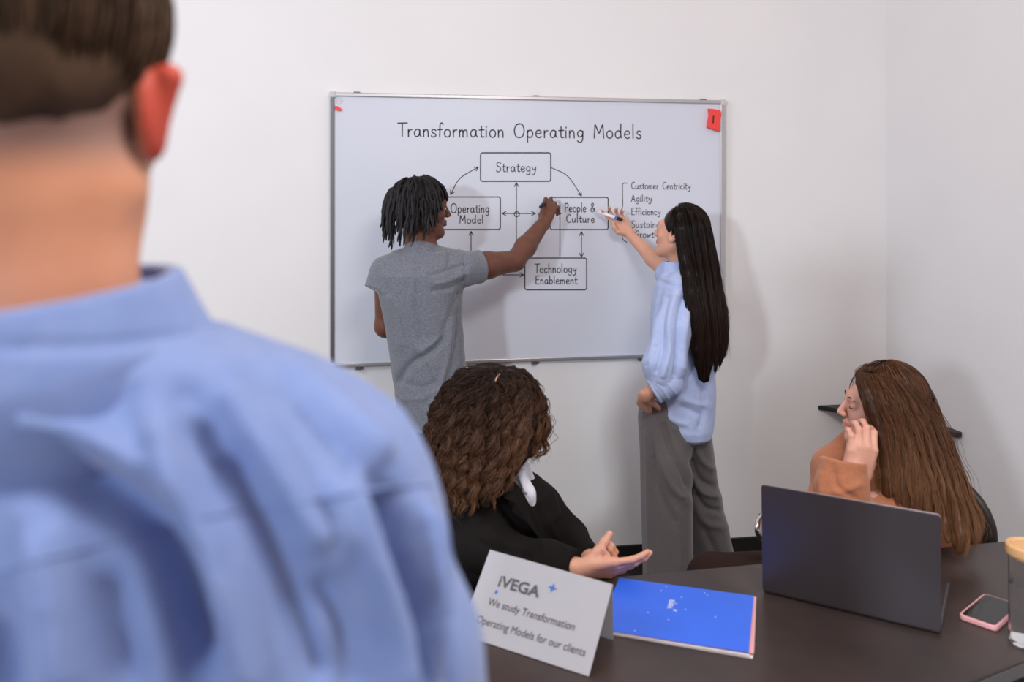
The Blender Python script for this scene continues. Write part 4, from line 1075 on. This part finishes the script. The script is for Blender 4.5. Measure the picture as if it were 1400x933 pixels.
fd = [([(1125, 640), (1122, 665), (1130, 695)], 5, .007), ([(1140, 640), (1145, 665), (1175, 685)], 4, -.007), ([(1135, 675), (1155, 672), (1182, 660)], 5, .006), ([(1118, 665), (1112, 680), (1118, 700)], 3, -.005), ([(1195, 650), (1210, 670), (1230, 690)], 5, .005), ([(1280, 700), (1290, 720), (1310, 735)], 4, .005)]
finish('blazer', F, M_TAN, pd, fd, (.0025, 14, 15, (1, 1, .7)))
F = Field(.006)
F.path([(1.04, 2.46, .53), (.58, 2.43, .55), (.62, 2.46, .06)], [.10, .072, .06], .02, True)
F.path([(1.16, 2.38, .53), (.82, 2.40, .56), (.80, 2.42, .06)], [.10, .08, .06], .02, True)
finish('trousers', F, M_DKBR, pd)
for x, y in ((.66, 2.46), (.80, 2.42)):
    F = Field(.006); F.cone((x, y, .04), (x-.13, y+.03, .03), .04, .034, .01); P, Q = F.mesh(); P[:, 2] = np.maximum(P[:, 2], .001); build('shoe', P, Q, M_SHOE, pd, smooth=True)
GD = [[(1171, 511, 2.25), (1180, 535, 2.225), (1194, 562, 2.21), (1210, 590, 2.20), (1217, 618, 2.20), (1212, 648, 2.19), (1204, 668, 2.18)],
      [(1180, 512, 2.24), (1190, 545, 2.20), (1205, 590, 2.18), (1213, 640, 2.16), (1215, 690, 2.13)],
      [(1196, 514, 2.24), (1210, 550, 2.19), (1226, 600, 2.17), (1234, 650, 2.14), (1240, 700, 2.10)],
      [(1212, 517, 2.24), (1230, 560, 2.19), (1247, 610, 2.17), (1260, 660, 2.13), (1270, 712, 2.07)],
      [(1226, 519, 2.24), (1249, 560, 2.20), (1269, 620, 2.17), (1284, 680, 2.12), (1296, 740, 2.06)],
      [(1237, 521, 2.24), (1263, 565, 2.22), (1286, 620, 2.18), (1303, 680, 2.12), (1314, 730, 2.07), (1310, 756, 2.06)],
      [(1240, 519, 2.26), (1270, 560, 2.27), (1294, 612, 2.24), (1314, 672, 2.18), (1330, 712, 2.13), (1328, 742, 2.10)]]
GD2 = [[(1168, 510, 2.27), (1182, 502, 2.33), (1190, 505, 2.40), (1190, 530, 2.42)],
       [(1195, 510, 2.26), (1208, 500, 2.33), (1220, 506, 2.40), (1225, 530, 2.42)],
       [(1225, 515, 2.26), (1240, 508, 2.32), (1256, 522, 2.38), (1268, 560, 2.40)],
       [(1240, 518, 2.27), (1258, 520, 2.32), (1278, 560, 2.36), (1292, 612, 2.32), (1306, 660, 2.26)]]
def exD(F):
    F.ell(cD+RD@np.array([0, -.024, .030]), (.079, .098, .092), RD, .01)
    F.ell(cD+RD@np.array([0, .125, -.05]), (.14, .105, .115), RD, .004, 's')
M1 = mass(GD, [.004, .010, .018, .020, .018, .006], .005, .02, exD)
# a fine groove along the parting
M1 = (M1[0], M1[1], {'tip': np.clip((1.05-M1[0][:, 2])*2.2, 0, .5)})
S1 = guide_strands(GD, 6400, [.003, .014, .024, .030, .032, .026], 34, .0009, .0030, .12, seed=23, endj=.22, frizz=.0005, near=.75, clumps=190, cr=.006)
S2 = guide_strands(GD2, 1100, [.006, .012, .016, .016], 22, .00095, .001, .1, seed=24, endj=.1, frizz=.0004, near=.6)
S3 = guide_strands(GD[1:], 220, [.008, .028, .034, .040, .042, .036], 34, .0006, .005, .12, seed=25, endj=.25, frizz=.0015, near=.7)
S4 = scalp(cD, RD, (.081, .101, .095), -.05, (0, .25, .97), 2400, .12, seed=28, g_=.3, keepf=lambda l: (l[:, 1] < .36-(l[:, 2] < .4)*.2))
vv, qq, at = merge(M1, S1, S2, S3, S4); build('hair', vv, qq, M_HD, pd, smooth=True, attrs=at)

# ------------------------------------------------------------------ E: man in blue shirt, back to us, close by
pe = empty('person', tuple(room([-.32, .64, 0])), 'man in a light blue shirt seen from behind, large and close at the left', 'person')
RE = axes((-.05, 1, 0), (0, 0, 1)); cE = np.array([-.330, .585, 1.707])
F = Field(.0035)
TE = head(F, cE, RE, 1.0, (-.334, .60, 1.575), .056, True)
for q in (-1, 1): F.cone(cE+np.array([q*.080, .0, -.026]), cE+np.array([q*.094, -.006, .020]), .0065, .0095, .008)
F.path([(-.334, .575, 1.66), (-.332, .585, 1.57)], [.060, .063], .02)
F.loft([(.95, -.33, .64, .17, .10), (1.20, -.33, .64, .19, .105), (1.40, -.33, .635, .20, .10), (1.48, -.33, .63, .15, .08)], .04)
for q in (-1, 1):
    F.path([(-.33+q*.20, .63, 1.43), (-.33+q*.25, .62, 1.12), (-.33+q*.22, .75, .88)], [.055, .045, .03], .03)
    hand(F, (-.33+q*.22, .75, .88), (0, .5, -.8), (-q, 0, 0), -q, [(.2, .3, .3)]*4)
    F.path([(-.33+q*.09, .64, .90), (-.33+q*.10, .65, .48), (-.33+q*.10, .64, .09)], [.09, .06, .045], .03)
finish('body', F, M_SKIN_E, pe, attrs=lambda P: {'lips_ear_glow': np.clip((P[:, 0]-(cE[0]+.077))/.006, 0, 1)*(P[:, 2] > 1.65)+head_attrs(P, TE)*0, 'stubble': np.clip((P[:, 2]-1.655)/.035, 0, .75)*(P[:, 0] < cE[0]+.076), 'nail': P[:, 0]*0})  # right ear coloured red in place of light shining through it; mouth left untinted
eyes(pe, TE, RE, 1.0)
F = Field(.006)
def er(py, x1, ry, d=.62): X = (x1-700)/FPX*.605; c = -.322; return (CAM_Z-(py-HY)/FPX*.605, c, d, X-c, ry)
rows = [er(452, 300, .075, .60), er(480, 366, .09, .605), er(510, 432, .10), er(545, 494, .11), er(580, 545, .118), er(620, 570, .122), er(660, 587, .126), er(710, 600, .13), er(760, 608, .132), er(850, 616, .135), er(933, 622, .135)]
rows += [(1.15, -.322, .63, .30, .135), (.95, -.322, .64, .25, .13), (.80, -.322, .64, .22, .13)]
F.loft(rows, .03, n=2.5)
F.cone((-.330, .592, 1.528), (-.333, .588, 1.571), .098, .088, .012, True)
for q in (-1, 1): F.path([(-.322+q*.225, .62, 1.30), (-.322+q*.25, .63, 1.08), (-.322+q*.22, .76, .90)], [.075, .065, .045], .02, True)
fe = [([(-60, 620), (60, 640), (150, 680), (215, 740), (255, 830), (290, 960)], 34, -0.038), ([(215, 560), (240, 650), (290, 760), (340, 960)], 24, 0.0234),
      ([(60, 700), (75, 800), (95, 960)], 26, 0.0216), ([(0, 560), (80, 585), (160, 620), (215, 665)], 22, 0.0180), ([(250, 560), (275, 620), (310, 690)], 18, -0.0144),
      ([(300, 520), (340, 590), (400, 680), (450, 760)], 20, 0.0144), ([(300, 600), (380, 760), (450, 960)], 24, -0.0162), ([(400, 540), (450, 600), (490, 660)], 16, -0.0108),
      ([(470, 640), (500, 740), (540, 850), (560, 960)], 20, 0.0162), ([(520, 660), (545, 740), (575, 850), (590, 960)], 15, -0.0252), ([(575, 690), (590, 760), (600, 960)], 10, 0.0180),
      ([(608, 740), (612, 850), (612, 960)], 7, -0.0162), ([(430, 780), (470, 860), (490, 960)], 18, -0.0144), ([(380, 470), (470, 560), (540, 640)], 20, 0.0126), ([(140, 770), (160, 860), (180, 960)], 24, -0.0180),
      ([(-20, 840), (0, 900), (10, 980)], 20, -0.0180), ([(445, 660), (460, 700), (475, 750)], 9, 0.0108)]
finish('shirt', F, M_SHIRTE, pe, fe, (.0025, 9, 21, (1, 1, .5)))
F = Field(.004)
F.cone((-.328, .592, 1.534), (-.333, .588, 1.580), .112, .096, .004, True); F.ell((-.326, .598, 1.543), (.118, .108, .010), None, .008)
F.cone((-.333, .588, 1.50), (-.333, .586, 1.63), .086, .086, .002, op='s')
finish('collar', F, M_SHIRTE, pe, [([(0, 475), (150, 470), (275, 455)], 7, -.004)])
# yoke seam following the back
def on_back(px, py):
    o = np.array([0, 0, CAM_Z]); d = V(px, py, 1.)-o; return d
dg = bpy.context.evaluated_depsgraph_get(); sob = [c for c in pe.children if c.name.startswith('shirt')][0]
bpy.context.view_layer.update()
pts = []
for x, y in zip(np.linspace(-60, 612, 60), np.interp(np.linspace(-60, 612, 60), [-60, 0, 267, 527, 612], [790, 780, 709, 667, 660])):
    dr = Vector(room((V(x, y, 1.)-np.array([0, 0, CAM_Z]))[None])[0]).normalized()
    ok, loc_, nn_, _ = sob.ray_cast(Vector((0, 0, CAM_Z))-Vector(world_loc(pe)), dr)
    if ok: pts.append(np.array(loc_)+np.array(world_loc(pe)))
v_, q_ = tubes(np.array(pts)[None], np.full((1, len(pts)), .0016), 6)
build('yoke_seam', v_, q_, M_SHIRTE, pe, smooth=True, rooms=True)
F = Field(.008)
F.ell((-.322, .64, .88), (.19, .13, .12))
for q in (-1, 1): F.path([(-.33+q*.09, .64, .86), (-.33+q*.10, .65, .48), (-.33+q*.10, .64, .06)], [.11, .09, .075], .02, True)
finish('trousers', F, M_NAVY, pe)
for q in (-1, 1):
    F = Field(.007); F.cone((-.33+q*.10, .62, .045), (-.33+q*.11, .80, .04), .05, .042, .01); P, Q = F.mesh(); P[:, 2] = np.maximum(P[:, 2], .001); build('shoe', P, Q, M_SHOE, pe, smooth=True)
# short hair: cap and strands falling to the nape
F = Field(.004); F.ell(cE+np.array([0, -.018, .068]), (.085, .105, .078), RE, .01); F.ell(cE+np.array([0, -.040, .026]), (.076, .080, .062), RE, .02)
F.ell(cE+np.array([0, .12, -.04]), (.12, .10, .11), RE, .004, 's')
for q in (-1, 1): F.ell(cE+np.array([q*.098, .0, -.035]), (.032, .06, .055), RE, .01, 's')
P, Q = F.mesh(); M1 = (ruffle(P, Q, .002, 50, 2, (1, 1, .2)), Q, {'rnd': np.clip(.35+.5*noise3(P*np.array([1, 1, .15]), 70, 3), 0, 1)})
S1 = scalp(cE+np.array([0, .002, .028]), RE, (.086, .106, .082), -.25, (0, .2, .95), 1500, .05, seed=31, off=.006, g_=.3, r=.0013, keepf=lambda l: (l[:, 1] < .35))
vv, qq, at = merge(M1, S1); build('hair', vv, qq, M_HE, pe, smooth=True, attrs=at)
